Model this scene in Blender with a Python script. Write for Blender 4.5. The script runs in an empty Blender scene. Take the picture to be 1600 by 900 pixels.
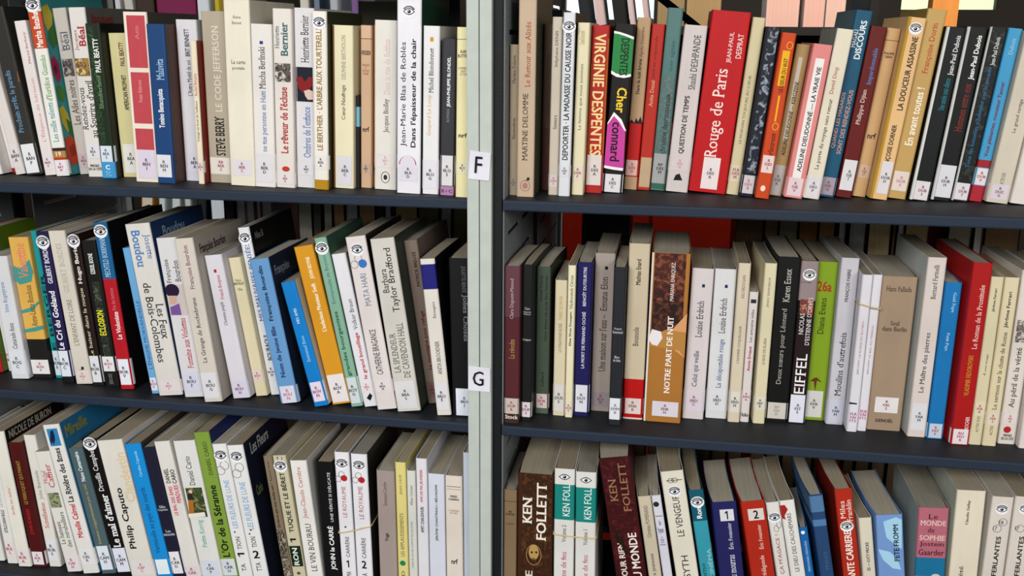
import bpy, math, random
from mathutils import Vector, Matrix
random.seed(7)
SC = bpy.context.scene
COL = SC.collection
# ---------------------------------------------------------------- camera
F, PITCH, YAW, ROLL = 1502.8, 0.25715, 0.16303, 0.00739
CAM = Vector((0.0, -1.1599, 0.1975))
fwd = Vector((-math.sin(YAW)*math.cos(PITCH), math.cos(YAW)*math.cos(PITCH), -math.sin(PITCH)))
r0 = Vector((math.cos(YAW), math.sin(YAW), 0)); u0 = r0.cross(fwd)
RT = r0*math.cos(ROLL)+u0*math.sin(ROLL); UP = -r0*math.sin(ROLL)+u0*math.cos(ROLL)
cd = bpy.data.cameras.new('camera'); cam = bpy.data.objects.new('camera', cd); COL.objects.link(cam)
cd.sensor_width = 36.0; cd.lens = F/1600*36.0; cd.clip_start = 0.05; cd.clip_end = 60
cam.matrix_world = Matrix(((RT.x, UP.x, -fwd.x, CAM.x), (RT.y, UP.y, -fwd.y, CAM.y), (RT.z, UP.z, -fwd.z, CAM.z), (0, 0, 0, 1)))
SC.camera = cam
# ---------------------------------------------------------------- light and exposure
w = bpy.data.worlds.new('world'); SC.world = w; w.use_nodes = True
w.node_tree.nodes['Background'].inputs[0].default_value = (0.86, 0.93, 1.0, 1)
w.node_tree.nodes['Background'].inputs[1].default_value = 0.32
def area(name, loc, target, sx, sy, power, col):
    l = bpy.data.lights.new(name, 'AREA'); l.shape = 'RECTANGLE'; l.size = sx; l.size_y = sy
    l.energy = power; l.color = col
    o = bpy.data.objects.new(name, l); COL.objects.link(o); o.location = loc
    o.rotation_euler = (Vector(target)-Vector(loc)).to_track_quat('-Z', 'Y').to_euler()
    return o
area('window_light', (-.9, -3.4, 1.45), (-.25, 0, -.35), 1.4, 1.0, 108, (1.0, 0.99, 0.965))
area('far_fill_light', (.3, .8, 1.2), (.1, 1.5, .2), .8, .3, 12, (1.0, 0.97, 0.92))  # added fill to brighten the far shelf, no fixture behind it
area('far_fill_light', (1.1, 1.8, 1.0), (1.15, 2.6, .3), .5, .3, 8, (1.0, 0.95, 0.88))  # second added fill, only there to brighten the orange column
area('side_window_light', (1.7, -3.3, 1.2), (.1, 0, -.4), 1.2, 1.0, 56, (1.0, 0.97, 0.92))
SC.view_settings.view_transform = 'Standard'; SC.view_settings.look = 'None'
SC.view_settings.gamma = 1.0; SC.view_settings.use_curve_mapping = False
SC.view_settings.exposure = -0.02
# ---------------------------------------------------------------- helpers
def ray(px, py): return fwd*F+RT*(px-800)+UP*(450-py)
def at(px, py, Y):
    d = ray(px, py); return CAM+d*((Y-CAM.y)/d.y)
def atz(px, py, z):
    d = ray(px, py); return CAM+d*((z-CAM.z)/d.z)
def lin(h):
    if len(h) == 3: h = ''.join(c*2 for c in h)
    o = []
    for i in (0, 2, 4):
        c = int(h[i:i+2], 16)/255; o.append((c/12.92 if c <= .04045 else ((c+.055)/1.055)**2.4)**1.12)
    return (o[0], o[1], o[2], 1)
MATS = {}
def mat(h, kind='cover', *more):
    key = (h, kind)+more
    if key in MATS: return MATS[key]
    m = bpy.data.materials.new(kind+'_'+h); m.use_nodes = True; MATS[key] = m
    nt = m.node_tree; N = nt.nodes; L = nt.links; b = N['Principled BSDF']; c = lin(h)
    b.inputs['Base Color'].default_value = c; b.inputs['Roughness'].default_value = .5
    if kind == 'ink':
        b.inputs['Roughness'].default_value = .5; b.inputs['Specular IOR Level'].default_value = .2; return m
    if kind == 'emit':
        b.inputs['Emission Color'].default_value = c; b.inputs['Emission Strength'].default_value = float(more[0])
        return m
    tc = N.new('ShaderNodeTexCoord'); no = N.new('ShaderNodeTexNoise'); mp = N.new('ShaderNodeMapping')
    L.new(tc.outputs['Object'], mp.inputs[0]); L.new(mp.outputs[0], no.inputs[0])
    ra = N.new('ShaderNodeValToRGB'); L.new(no.outputs[0], ra.inputs[0]); L.new(ra.outputs[0], b.inputs['Base Color'])
    e = ra.color_ramp.elements; e[0].position = .3; e[1].position = .7
    def sh(c, k): return (min(1, c[0]*k), min(1, c[1]*k), min(1, c[2]*k), 1)
    if kind == 'cover':
        no.inputs['Scale'].default_value = 30; no.inputs['Detail'].default_value = 5
        mp.inputs['Scale'].default_value = (1, 1, .35)
        e[0].color = sh(c, .9); e[1].color = sh(c, 1.05)
        b.inputs['Roughness'].default_value = .5; b.inputs['Specular IOR Level'].default_value = .22; b.inputs['Coat Weight'].default_value = .1
        b.inputs['Coat Roughness'].default_value = .12
        n2 = N.new('ShaderNodeTexNoise'); n2.inputs['Scale'].default_value = 45; L.new(mp.outputs[0], n2.inputs[0])
        bp = N.new('ShaderNodeBump'); bp.inputs['Strength'].default_value = .12; bp.inputs['Distance'].default_value = .002
        L.new(n2.outputs[0], bp.inputs['Height']); L.new(bp.outputs[0], b.inputs['Normal']); L.new(bp.outputs[0], b.inputs['Coat Normal'])
    elif kind == 'pages':
        mp.inputs['Scale'].default_value = (900, 3, 3); no.inputs['Scale'].default_value = 1
        e[0].color = sh(c, .86); e[1].color = sh(c, 1.04); b.inputs['Roughness'].default_value = .9
    elif kind == 'metal':
        no.inputs['Scale'].default_value = 420; no.inputs['Detail'].default_value = 3
        v = float(more[0]) if more else .12; e[0].color = sh(c, 1-v); e[1].color = sh(c, 1+v); b.inputs['Roughness'].default_value = .6; b.inputs['Specular IOR Level'].default_value = .25
        bp = N.new('ShaderNodeBump'); bp.inputs['Strength'].default_value = .25; bp.inputs['Distance'].default_value = .0006
        L.new(no.outputs[0], bp.inputs['Height']); L.new(bp.outputs[0], b.inputs['Normal'])
    elif kind == 'pic':
        no.inputs['Scale'].default_value = float(more[-1]) if len(more) > 2 else 95; no.inputs['Detail'].default_value = 3
        no.inputs['Distortion'].default_value = 1.2
        e[0].color = c; e[0].position = .38; e[1].color = lin(more[1]); e[1].position = .62
        k = e.new(.5); k.color = lin(more[0])
        b.inputs['Roughness'].default_value = .5; b.inputs['Specular IOR Level'].default_value = .25; b.inputs['Coat Weight'].default_value = .1
    elif kind == 'paper':
        no.inputs['Scale'].default_value = 60; e[0].color = sh(c, .95); e[1].color = sh(c, 1.02)
        b.inputs['Roughness'].default_value = .55; b.inputs['Specular IOR Level'].default_value = .2
    return m
def link(name, verts, faces, mats, idx=None, parent=None, smooth=False):
    me = bpy.data.meshes.new(name); me.from_pydata(verts, [], faces)
    for m in mats: me.materials.append(m)
    if idx: me.polygons.foreach_set('material_index', idx)
    if smooth: me.polygons.foreach_set('use_smooth', [True]*len(faces))
    me.update(); o = bpy.data.objects.new(name, me); COL.objects.link(o)
    if parent: o.parent = parent
    return o
class MB:                                   # collects shapes with materials, links ONE mesh
    def __init__(s): s.v = []; s.f = []; s.i = []; s.m = []
    def mi(s, m):
        if m not in s.m: s.m.append(m)
        return s.m.index(m)
    def add(s, vs, fs, m):
        n = len(s.v); k = s.mi(m); s.v += [tuple(v) for v in vs]
        for f in fs: s.f.append([n+j for j in f]); s.i.append(k)
    def box(s, a, b, m, bev=0):
        x0, y0, z0 = a; x1, y1, z1 = b
        if not bev:
            s.add([(x, y, z) for z in (z0, z1) for y in (y0, y1) for x in (x0, x1)],
                  [(0, 2, 3, 1), (4, 5, 7, 6), (0, 1, 5, 4), (2, 6, 7, 3), (0, 4, 6, 2), (1, 3, 7, 5)], m); return
        # long box along x with rounded front/back edges
        pr = []
        for cy, cz, a0 in ((y0+bev, z0+bev, 180), (y1-bev, z0+bev, 270), (y1-bev, z1-bev, 0), (y0+bev, z1-bev, 90)):
            for k in range(4):
                t = math.radians(a0+k*30); pr.append((cy+bev*math.cos(t), cz+bev*math.sin(t)))
        n = len(pr)
        s.add([(x, p[0], p[1]) for x in (x0, x1) for p in pr],
              [(k, (k+1) % n, n+(k+1) % n, n+k) for k in range(n)]+[list(range(n))[::-1], list(range(n, 2*n))], m)
    def link(s, name, parent=None, smooth=False):
        return link(name, s.v, s.f, s.m, s.i, parent, smooth) if s.f else None
def empty(name, loc, label=None, cat=None, group=None):
    o = bpy.data.objects.new(name, None); o.empty_display_size = .02; COL.objects.link(o); o.location = loc
    if label: tag(o, label, cat, group)
    return o
def tag(o, label, cat, group=None):
    o['label'] = label; o['category'] = cat
    if group: o['group'] = group
    return o
def structure(o): o['kind'] = 'structure'; return o
# ---------------------------------------------------------------- room behind
S = 0.30
ZS = [0.0, -S, -2*S]
SLATE = mat('2b3646', 'metal'); TOP_SHADE = mat('24262b', 'metal'); STEEL = mat('8e9496', 'metal'); CREAM = mat('bfc5be', 'paper'); DARK = mat('23262b', 'metal')
m = MB(); m.box((-6, -5, -1.42), (6, 9, -1.4), mat('5c5850', 'metal')); structure(m.link('floor'))
WALL = mat('3a3128', 'metal')
def P4(px, py): return at(px, py, 4.0)
holes = [(838, 1022, .25), (1408, 1490, .30), (1492, 1556, .30)]
m = MB(); x = -6.0
for a, b, z0 in holes:
    xa, xb = P4(a, 10).x, P4(b, 10).x
    m.box((x, 4.0, -1.4), (xa, 4.1, 2.4), WALL); m.box((xa, 4.0, -1.4), (xb, 4.1, P4(a, 30 if a < 1000 else 15).z), WALL); m.box((xa, 4.0, 1.3), (xb, 4.1, 2.4), WALL); x = xb
m.box((x, 4.0, -1.4), (6, 4.1, 2.4), WALL)
structure(m.link('wall_back'))
for n, (a, b, z0) in enumerate(holes):
    m = MB(); m.box((P4(a, 10).x, 4.04, -.1+z0), (P4(b, 10).x, 4.06, 1.3), mat('d6ecf0' if n == 0 else 'd4ecb8', 'emit', '1.1')); structure(m.link('window_%d' % (n+1)))
m = MB(); m.box((at(1456, 20, 2.5).x, 2.5, -1.4), (at(1497, 20, 2.5).x, 2.57, 2.0), mat('e6984a', 'cover'))
tag(m.link('column'), 'orange wooden column beside the far bright window, top right', 'column')
m = MB(); m.box((-6, .9, 2.0), (6, 4.1, 2.05), mat('8a8678', 'metal')); structure(m.link('ceiling'))
# ---------------------------------------------------------------- racks
XP = at(749, 300, -.005).x                  # joint between the two front posts
BW = .85                                    # bay width
def rack(name, x0, x1, yf, yb, label, lpost, rpost, front=True):
    """steel bay: three boards, two slotted side panels, two posts"""
    e = empty(name, (x0, yf, -1.4), label, 'bookcase', 'steel library shelving bays'); off = Vector((x0, yf, -1.4))
    def part(m, nm):
        m.v = [(v[0]-off.x, v[1]-off.y, v[2]-off.z) for v in m.v]; return m.link(nm, e, False)
    for z in (S+.02, ZS[0], ZS[1], ZS[2], -3*S):
        m = MB(); zz = z
        m.box((x0+.002, yf, zz-.0135), (x1-.002, yb, zz), SLATE, .0022)
        m.box((x0+.004, yf+.0026, zz-.0005), (x1-.004, yb-.001, zz+.0002), TOP_SHADE)  # board top in a darker colour: shade painted over the same slate
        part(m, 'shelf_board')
    for sx, px in ((x0, lpost), (x1, rpost)):
        m = MB(); a, b = (sx-.0009, sx+.0009)
        z = -1.35
        yy0, yy1 = yf+.012, yb+.004
        while z < .5:
            m.box((a, yy0, z), (b, yy1, z+.036), STEEL)
            if z+.04 < .5:
                for q in ((yy0, yy0+.03), (yy0+.12, yy0+.15), (yy1-.03, yy1)):
                    m.box((a, q[0], z+.036), (b, q[1], z+.042), STEEL)
            z += .042
        part(m, 'side_panel')
        if px:
            c0, c1, y0, y1 = px
            m = MB(); r = .0015
            pr = []
            for cx, cy, a0 in ((c0+r, y0+r, 180), (c1-r, y0+r, 270), (c1-r, y1-r, 0), (c0+r, y1-r, 90)):
                for k in range(4):
                    t = math.radians(a0+k*30); pr.append((cx+r*math.cos(t), cy+r*math.sin(t)))
            n = len(pr); m.add([(p[0], p[1], z) for z in (-1.4, .75) for p in pr], [(k, (k+1) % n, n+(k+1) % n, n+k) for k in range(n)]+[list(range(n))[::-1], list(range(n, 2*n))], CREAM)
            part(m, 'post')
    m = MB(); m.box((x1-.004, yb+.004, -1.4), (x1+.004, yb+.03, .75), DARK); part(m, 'back_upright')
    m = MB(); m.box((x0-.004, yb+.004, -1.4), (x0+.004, yb+.03, .75), DARK); part(m, 'back_upright')
    return e
pw = .0155
YB = .265; XR = XP+.0275
rack('bookcase', XP-BW, XP-.0012, 0, YB, 'left steel shelving bay with slate boards, left of the cream double post', None, (XP-pw, XP-.0004, -.006, .0065))
e = rack('bookcase', XR, XR+1.0, 0, YB, 'right steel shelving bay with slate boards, right of the cream double post', (XP+.0004, XP+pw, -.006, .0065), None)
m = MB(); m.box((XP+pw, .004, -1.4), (XR-.001, .26, .75), mat('17191c', 'metal')); m.v = [(v[0]-XR, v[1], v[2]+1.4) for v in m.v]; m.link('upright_gap_shade', e)  # black box standing in for the shade between post and side panel
rack('bookcase', XP-BW, XP-.0012, .31, .60, 'rear steel shelving bay seen through the left bay', (XP-BW, XP-BW+.012, .59, .61), None)
rack('bookcase', XR, XR+1.0, .31, .60, 'rear steel shelving bay seen through the right bay', (XR, XR+.008, .59, .61), None)
DATA = '''
#0 top left
white spine with red lower cover edge|||0 11 274 -66 -55 20|e4e0dc|
slim white spine above a red foot|||12 23 271 -57 -46 20|e0dad6|b 262 272 a02020
white spine half hidden at frame edge|BAN A||24 40 274 -45 -29 20|ddd6d0|l 225 262 0 1 ddd6d4 333 R/BAN/A
charcoal spine with pale blue title|BAN P||41 65 275 -22 4 12|3a3733|t 110 207 .42 .42 6f9ec0 Prochain arrêt, le paradis;g b0602a 27 112 33 110 35 127 29 128;l 225 270 .1 1 e4e4e6 222 R/BAN/P;S 33302c
pinkish white spine with rose title|BAR E||74 87 275 18 42 33|e6ddd9|t 50 100 .72 .26 a85a72 Muriel Barbery;t 122 222 .6 .42 d8a0a6 L'Élégance du hérisson;l 243 265 0 1 e2dade a04060 R/BAR/E
white spine, orange band and eye sticker|BAT M||88 110 276 39 58 -5|e9e6e0|b 18 76 c4532a;T 19 74 .55 .5 f5efe8 Martha Batalha;t 160 222 .5 .42 3a9a9a Les mille talents;t 86 158 .55 .42 6aa03a d'Eurídice Gusmão;b 231 236 3a2c22;b 236 246 b98a50;H 237 244 .5 .4 f0e6d0 19;b 246 250 b84a20;l 250 272 0 1 e8e0e4 a03050 R/BAT/M;e 9;S 3f9a9e;G c8b838 1 14 14 10 22 24 16 40 6 46 1 34;G 3f7a34 8 44 20 36 24 60 12 70 4 58;G b02c5c 1 84 10 78 17 90 18 108 10 116 2 104;G 7a1c40 4 96 9 90 12 98 8 104;G 4f8a34 3 122 12 118 20 130 14 142 4 138;G d0b838 1 150 10 146 18 158 22 176 12 184 2 170;G 3f7a34 12 164 24 172 22 192 14 186;G d04a22 1 192 14 188 28 200 30 226 10 230 1 220;G a83018 8 204 20 200 22 216 10 218
grey spine with small portrait picture|BEA A||125 140 273 77 105 13|c6c0b9|t 50 80 .35 .25 6a6a70 Jacques;t 50 78 .62 .5 55606a ~Béal;p 92 119 0 1 6a6460 2c2624 b0a8a0;t 125 195 .5 .48 5a4438 Les Ailes noires;l 240 262 0 1 c0b4b6 8a3a58 R/BEA/A
white spine with golden landscape picture|BEA R||141 165 277 105 132 12|dfdad4|t 47 79 .3 .25 a05050 Jacques;T 41 72 .65 .42 a83038 ~Béal;p 91 119 .05 1 a88040 5a4424 e0c890;t 137 203 .22 .36 3a3838 Rendez-vous;t 126 215 .72 .4 3a3838 au Sourire d'avril;l 226 248 0 1 dcdade 444 R/BEA/R;H 257 266 .5 .8 222 PRESSES/DE LA CITÉ;S 6e6c66;s 8 24 12 66 9a2030 Jacques
dark green spine with blue foot|BEA S||165 186 279 136 160 37|22301f|p 40 225 0 .55 2f4a2c 1c2a1a 3f5a3a;T 60 113 .6 .38 f0f0e8 PAUL BEATTY;t 118 170 .55 .28 7aa070 Slumberland;b 253 279 4a9fd0;l 228 253 0 1 d8e0e8 334 R/BEA/S;H 258 265 .5 .3 fff C;h 268 275 .5 .4 9fd0f0 TC;S 151815
cream yellow spine with small black capitals|BEA A||186 214 277 163 194 52|d6cd9c|T 66 103 .62 .24 5a2018 PAUL BEATTY;T 117 172 .6 .24 222 AMERICAN PROPHET;l 225 270 .15 .95 e0dfda 333 R/BEA/A;S 1c1a18
cream spine with three rose panels|BEH I||216 252 285 191 228 19|e9dfd0|b 24 106 c05058 .15 .92;b 113 193 c05058 .15 .92;b 201 234 c05058 .15 .92;t 40 62 .55 .16 d88a8a Aziz;t 125 160 .5 .16 e0a0a0 Peter Behrens;l 234 279 .15 .92 d9cfdc 333 R/BEH/I;S 55524c
deep blue spine with white author name|BEN M||252 278 287 232 262 38|1f4a7c|t 92 125 .6 .42 a8c4dc Malavita;T 139 200 .55 .4 f0f0f4 Tonino Benacquista;l 242 277 .05 .85 dddde0 555 R/BEN/M;S 5a3a2c
white spine with navy and black capitals|BEN A||284 313 283 267 302 31|d9d6da|T 45 88 .5 .22 22264a BRIT BENNETT;t 94 150 .5 .22 333 L'Autre Moitié de soi;l 240 268 0 1 d4d0da 333 R/BEN/A;b 268 283 d4d2dc
thin cream booklet with red edges|BEN V||313 322 288 299 308 64|e8dcc4|t 115 150 .5 .5 c06040 Rachid Benzine;t 158 222 .5 .5 444 Voyage au bout de l'enfance;l 252 270 0 1 e0d4cc a03050 R/BEN/V;S 8a2618
thick taupe spine with embossed capitals|BER C||327 360 286 309 349 18|b5aa98|t 40 175 .6 .36 ddd5c8 LE CODE JEFFERSON;T 182 243 .55 .4 1c1a18 ~STEVE BERRY;l 246 272 .05 1 ddd6ce a04060 RB/BER/C
tall cream spine with tiny serif words|BER C||361 402 291 349 388 0|e6dfcd|h 24 29 .5 .32 6a665c Anne;h 33 38 .5 .36 6a665c Berest;h 94 100 .5 .55 55524a La carte;h 104 110 .5 .48 55524a postale;l 249 274 0 1 dcd6da a03060 R/BER/C
white spine with blue square and blue title|BER D||401 433 293 393 426 38|e4dfda|b 64 69 1f4a80 .42 .58;t 73 139 .5 .3 2a2a2e Mischa Berlinski;t 142 237 .55 .32 4a78b0 ne tue personne en Haïti;l 240 285 0 1 dcd8dc 333 R/BER/D
white spine with red title and grey photo|BER R||435 462 294 427 459 14|e2dad3|t 41 76 .22 .24 3a6a6e Henriette;T 35 87 .6 .38 3a6a70 ~Bernier;p 99 128 .08 .9 6a625c 2c2826 d0c8c0;T 136 240 .5 .4 b03a34 ~Le rêveur de l'écluse;o c04030 449 264 6 4;l 270 288 0 1 e0d8d6 8a2a40 R/BER/R
white spine with dark red leaf photo|BER O||464 494 294 461 493 13|dcd8da|t 24 98 .52 .4 33333a Henriette Bernier;b 105 159 1a2030 .05 1;g 8a1a1e 464 122 472 119 478 128 484 120 490 122 490 132 482 144 476 146 468 138;g d8c0b4 476 142 484 140 492 144 492 156 482 156 478 150;t 167 246 .55 .38 5a7ab0 Ombres de l'enfance;l 255 274 0 1 dad6da 333 R/BER/O
white spine, gold capitals and gold foot|BER A||494 517 297 492 514 18|ebe5dc|e 36;T 42 235 .45 .4 9a7a30 LE BERTHIER · L'ARBRE AUX TOURTERELLE;l 243 265 0 1 e4e0dc 333 R/BER/A;b 281 297 b88c14;S 3c3a1e
pale yellow spine with slate author name|BER C||525 555 295 522 557 40|e8e0c0|b 40 295 8a6a48 0 .12;t 55 124 .55 .2 9a9484 DELPHINE BERTHOLON;t 133 187 .55 .24 3a3834 Cœur-Naufrage;l 243 290 .2 1 d9d6da 334 R/BER/C
thin black booklet with pale blue band|||555 559 294 555 559 150|1c1c20|b 167 198 7ab0c0
pinkish tan spine with thin ruled lines|BES S||560 577 294 560 577 40|cfae90|b 60 61 5a3a2a;b 40 60 d6b498;H 79 86 .5 .8 222 PATRICK BESSON;h 100 117 .5 .7 a05a4a TABLEAU/À/L'ÉTOILE/NOIRE;H 198 206 .5 .6 222 nrf;l 255 272 0 1 c4a894 333 R/BES/S;S e0c8a8
slim tan spine beside pinkish tan one|BES A||578 584 293 577 583 40|c08a5c|l 255 272 0 1 a87850 333 R/BES/A
white spine with pale rose title, boxed logo|BIO D||585 619 297 583 619 32|e4dfd7|t 61 147 .55 .28 d8c0bc Dans la rue de Balthus;t 154 207 .55 .28 444 Jacques Biolley;l 240 262 0 1 e2dad8 d0a0a8 R/BIO/D;O 333 602 277 7 9;o 333 602 277 3 4
tallest white spine with bold two-line title|BLA D||619 657 303 621 658 -16|e8e5ea|e 18;t 66 229 .3 .28 2a2a2c ~Jean-Marie Blas de Roblès;T 60 230 .72 .28 1a1a1c Dans l'épaisseur de la chair;o b03040 637 258 14 15;o dcd6e0 637 258 12.5 15;l 257 283 .1 .9 dcd6e0 334 R/BLA/D;S 0f4a34
white spine with orange square, gold title|BLO G||659 685 304 662 687 41|e6e4e4|b 58 65 d09a30 .42 .62;t 75 145 .5 .28 333 Michel Blondonnet;t 148 212 .42 .3 d0b878 Gaspard Le Loup;l 250 295 0 1 e0dce2 333 R/BLO/G
dark grey spine with mauve foot|BLO S||687 709 306 691 713 61|3c3b40|T 89 167 .55 .3 ececf0 JEAN-PHILIPPE BLONDEL;t 170 191 .5 .2 8a8a90 ROMAN;l 243 290 0 1 dad6d8 222 R/BLO/S;b 291 307 b287ac;H 296 301 .5 .75 5a3060 B • C
pale yellow spine half behind the white post|BLO T||711 733 309 714 736 43|e6ddb0|b 61 62 6a6448;H 78 90 .5 .8 222 ALAIN/BLOTTIÈRE;h 105 118 .5 .75 8a6a5a COMMENT/BATE/LE TOR;H 208 215 .5 .6 222 nrf;l 253 272 0 1 e0d8bc 333 R/BLO/T
#1 top right
short tan spine beside the dark upright|||786 800 305 785 801 70|b2a28a|t 86 130 .5 .35 4a443a Martine Delerm;t 184 217 .5 .35 4a443a Novembres;l 276 294 0 1 aea292 666 R/DEL/N
tall tan spine with round emblem at foot|||804 832 308 803 833 -12|c6b198|t 34 136 .55 .3 a84a34 Le Retour aux Alizés;t 146 251 .45 .3 3a3630 MARTINE DELOMME;O a0706a 818 290 8 9;o b08078 818 290 4 5;H 277 282 .6 .3 222 J;S 4a5040
dull brown spine fading to red|DEN G||836 853 297 838 858 38|66503e|t 85 180 .5 .32 453628 La grande Meuse - Patrick Denis;p 200 297 0 1 6e3a2c 5a3a2c 5a4030;l 248 262 0 1 6a4034 7a2a30 R/DEN/G
narrow off-white spine with serif author|||854 869 305 860 879 27|ccc1b1|t 48 105 .5 .36 4a4640 Stéphane DENIS;t 180 202 .5 .34 4a4640 Sisters;l 273 292 0 1 d6c8c4 b06a74 R/DEN/S
white spine, black capitals, eye sticker|DEP M||870 888 307 880 900 20|dcdde0|e 42;T 50 250 .5 .48 222 DEPOORTER · LA MADASSE DU CAUSSE NOIR;l 258 276 0 1 dadade 333 R/DEP/M;S 26262a
narrow cream spine with plain thin title|DER F||890 909 305 903 923 36|e4dbba|t 48 70 .4 .4 b09a6a Carine/Dermoute;t 100 203 .5 .32 6a645a ~La femme que nous sommes;l 258 282 0 1 e2d6c4 a04058 R/DER/F
red spine with huge cream capitals downward|DES A||912 938 302 925 953 40|b42a28|D 53 243 .5 .66 ecd69a VIRGINIE DESPENTES;b 100 240 c0602a 0 .08;b 60 240 b87a30 .93 1;l 242 289 .05 1 dbd2cd 222 R/DES/A
glossy black spine, green and magenta torn strips|DES C||941 971 302 962 994 38|16130f|g 2f8a4c 960 51 968 52 980 56 993 62 988 116 976 119 964 117 956 112;g f0eeea 959 48 970 50 982 54 994 58 994 62 980 57 968 53 960 52;g f0eeea 955 110 964 115 976 117 988 116 987 120 976 122 964 120 955 115;D 60 118 .6 .42 123016 DESPENTES;D 137 176 .62 .5 f0cc3a Cher;g c84aa0 948 192 960 178 972 190 978 202 974 264 960 262 943 258;g f0eeea 948 192 960 175 972 187 979 205 976 204 968 190 960 181 950 194;g f0eeea 943 258 960 261 974 263 973 267 958 265 943 262;D 191 252 .5 .5 2a1226 connard;l 272 300 0 1 dcdadb 333 R/DES/C
leaning spine, tan above and red below|DES D||973 991 281 993 1018 28|bd9e7c|b 191 276 c01f1c;g 2c2018 980 192 984 186 988 192 991 184 994 190 998 182 1000 190 1002 194;T 92 147 .45 .25 2a241e Dans la nuit brune;t 42 90 .5 .25 7a5a44 Agnès Desarthe;l 250 274 .05 1 dcb8ac b04050 R/DES/D
brick red spine with blank tan label|||991 1010 297 1019 1040 38|bc3527|t 57 123 .45 .3 7a1c16 Jeux au crépuscule;t 126 167 .45 .3 e0b08a Anita Desai;l 246 292 .1 .95 c2aa8a a89070 .
grey teal spine with black lowercase author|DES M||1013 1033 295 1042 1070 13|5f827f|p 120 240 0 1 66807c 5a706c 70827e;t 64 111 .6 .32 2f6a6e ~mer agitée;t 147 240 .55 .36 1c2222 ~christine desrousseaux;l 240 286 .05 1 a9a9a8 222 RP/DES/M;b 287 295 3f6c5a
white spine with heavy italic black title|DES Q||1033 1068 301 1070 1106 40|d4cac7|t 55 140 .62 .3 333 Shashi DESHPANDE;T 150 240 .5 .26 1a1a1a QUESTION DE TEMPS;l 245 267 0 1 d6cac8 c88a94 R/DES/Q;g 1c1c1c 1046 281 1050 273 1056 271 1060 282
very thick red spine with large white title|DES R||1071 1129 303 1113 1175 18|c0141c|t 50 98 .6 .14 f0e0da JEAN-PAUL;t 52 90 .82 .14 f0e0da DESPRAT;t 108 246 .5 .42 f2dcd4 Rouge de Paris;l 246 295 .3 .75 e6dad8 222 R/DES/R;S a01018
cream spine of small spaced capitals|DES M||1130 1149 305 1177 1197 28|d5c8a4|t 118 225 .5 .28 6a6248 LE MORVAN TOUJOURS AU CŒUR;l 258 284 0 1 d8ccb8 a04058 FLR/DES/M
glossy marbled navy black spine|||1150 1171 308 1198 1222 43|1c2030|p 43 270 .2 .85 20263a 15171f 9aa4b0;l 274 302 0 1 cfc8cc b07080 R/DEV/B
bright orange spine with yellow pill title|DID L||1172 1194 311 1222 1245 52|cc4f1e|t 80 135 .5 .5 e8b420 ▬;T 92 145 .55 .28 4a2410 LE LISEUR DU 6h27;b 150 190 e8b420 .45 .58;O f0c040 1233 72 5 6;O f0c040 1207 198 5 6;t 208 262 .55 .36 5a2410 Didierlaurent;l 243 270 .1 1 e2cfca a04050 R/DID/L;o f0d8c8 1185 294 4 5
striped ochre spine with black capitals|DIE K||1196 1218 307 1246 1268 70|ae9264|b 90 220 c4bcae .3 .6;T 128 243 .5 .34 2a261e ADELINE DIEUDONNÉ — KEROZENE;l 258 304 0 1 b8b4b0 555 R/DIE/K;S 4a2a1c
pink striped spine with white title panel|DIE V||1221 1250 311 1272 1303 70|df8f8b|b 92 290 ece6e2 .25 .72;T 105 268 .5 .3 1c1c1c ADELINE DIEUDONNÉ — LA VRAIE VIE;l 278 306 0 1 e0ccce a04058 R/DIE/V
cream spine, red author, black thin title|DIO P||1252 1277 312 1308 1335 46|e2d9c5|t 105 147 .45 .3 a84a3a David Diop;t 155 265 .5 .3 222 La porte du voyage sans retour;l 276 308 0 1 dcd6da 403040 R/DIO/P;S 8a9290
teal spine with tall white surname|DIS Q||1277 1301 309 1336 1365 17|1f5c78|t 47 75 .25 .24 e8ecec MAGALI;T 32 92 .6 .36 e8ecec DISCOURS;T 145 232 .3 .26 c89a90 QUAND LES HASARDS;T 140 240 .7 .26 c89a90 SONT DES RENDEZ-VOUS;l 277 304 0 1 a89ca6 803048 R/DIS/Q;S 2f6f86
dark maroon spine with blue title|DJI I||1304 1332 310 1362 1386 42|6c1b17|t 75 132 .6 .36 5a8ac0 Impardonnable;t 140 195 .45 .34 dcc8bc Philippe Djian;l 250 297 .1 1 dcd8da 333 R/DJI/I
tan ruled spine right of maroon one|DJI O||1334 1354 308 1388 1412 45|cda87a|b 63 64 6a4a2a;H 82 92 .5 .7 222 PHILIPPE/DJIAN;H 208 217 .5 .6 222 nrf;l 258 278 0 1 cdb49c a04058 R/DJI/O
peach spine with eye sticker and gold edge|DOR D||1356 1384 313 1417 1447 28|e4bd8a|b 28 313 b8922e 0 .18;e 45;T 57 172 .6 .32 2a241c LA DOUCEUR ASSASSINE;T 195 268 .55 .32 2a241c FRANÇOISE DORNER;l 252 302 .3 1 dcd6d8 333 R/DOR/D
ochre spine with pale cream painted title|DOR E||1386 1415 312 1452 1484 15|c5a468|t 36 115 .55 .36 b0452c Françoise Dorin;T 137 227 .5 .42 f0e8d4 En avant toutes !;l 268 298 .1 1 dfd2cc c07a84 R/DOR/E;S 9a8438
first glossy black spine, teal title|DUB S||1419 1452 315 1480 1508 43|181b1b|b 43 315 d8d8d4 0 .14;t 55 117 .7 .32 ecece8 Jean-Paul Dubois;t 122 172 .6 .3 2f8a9a Une année sous silence;l 283 312 .15 1 dcd4d6 803048 R/DUB/S
second glossy black spine, dark red title|DUB H||1454 1485 315 1512 1545 43|1a1818|b 43 315 cfcfcc 0 .14;T 55 124 .7 .32 f0f0ec Jean-Paul Dubois;t 130 205 .6 .36 8a3a30 Hommes entre eux;l 258 308 .15 .95 d8d6da 222 R/DUB/H
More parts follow.
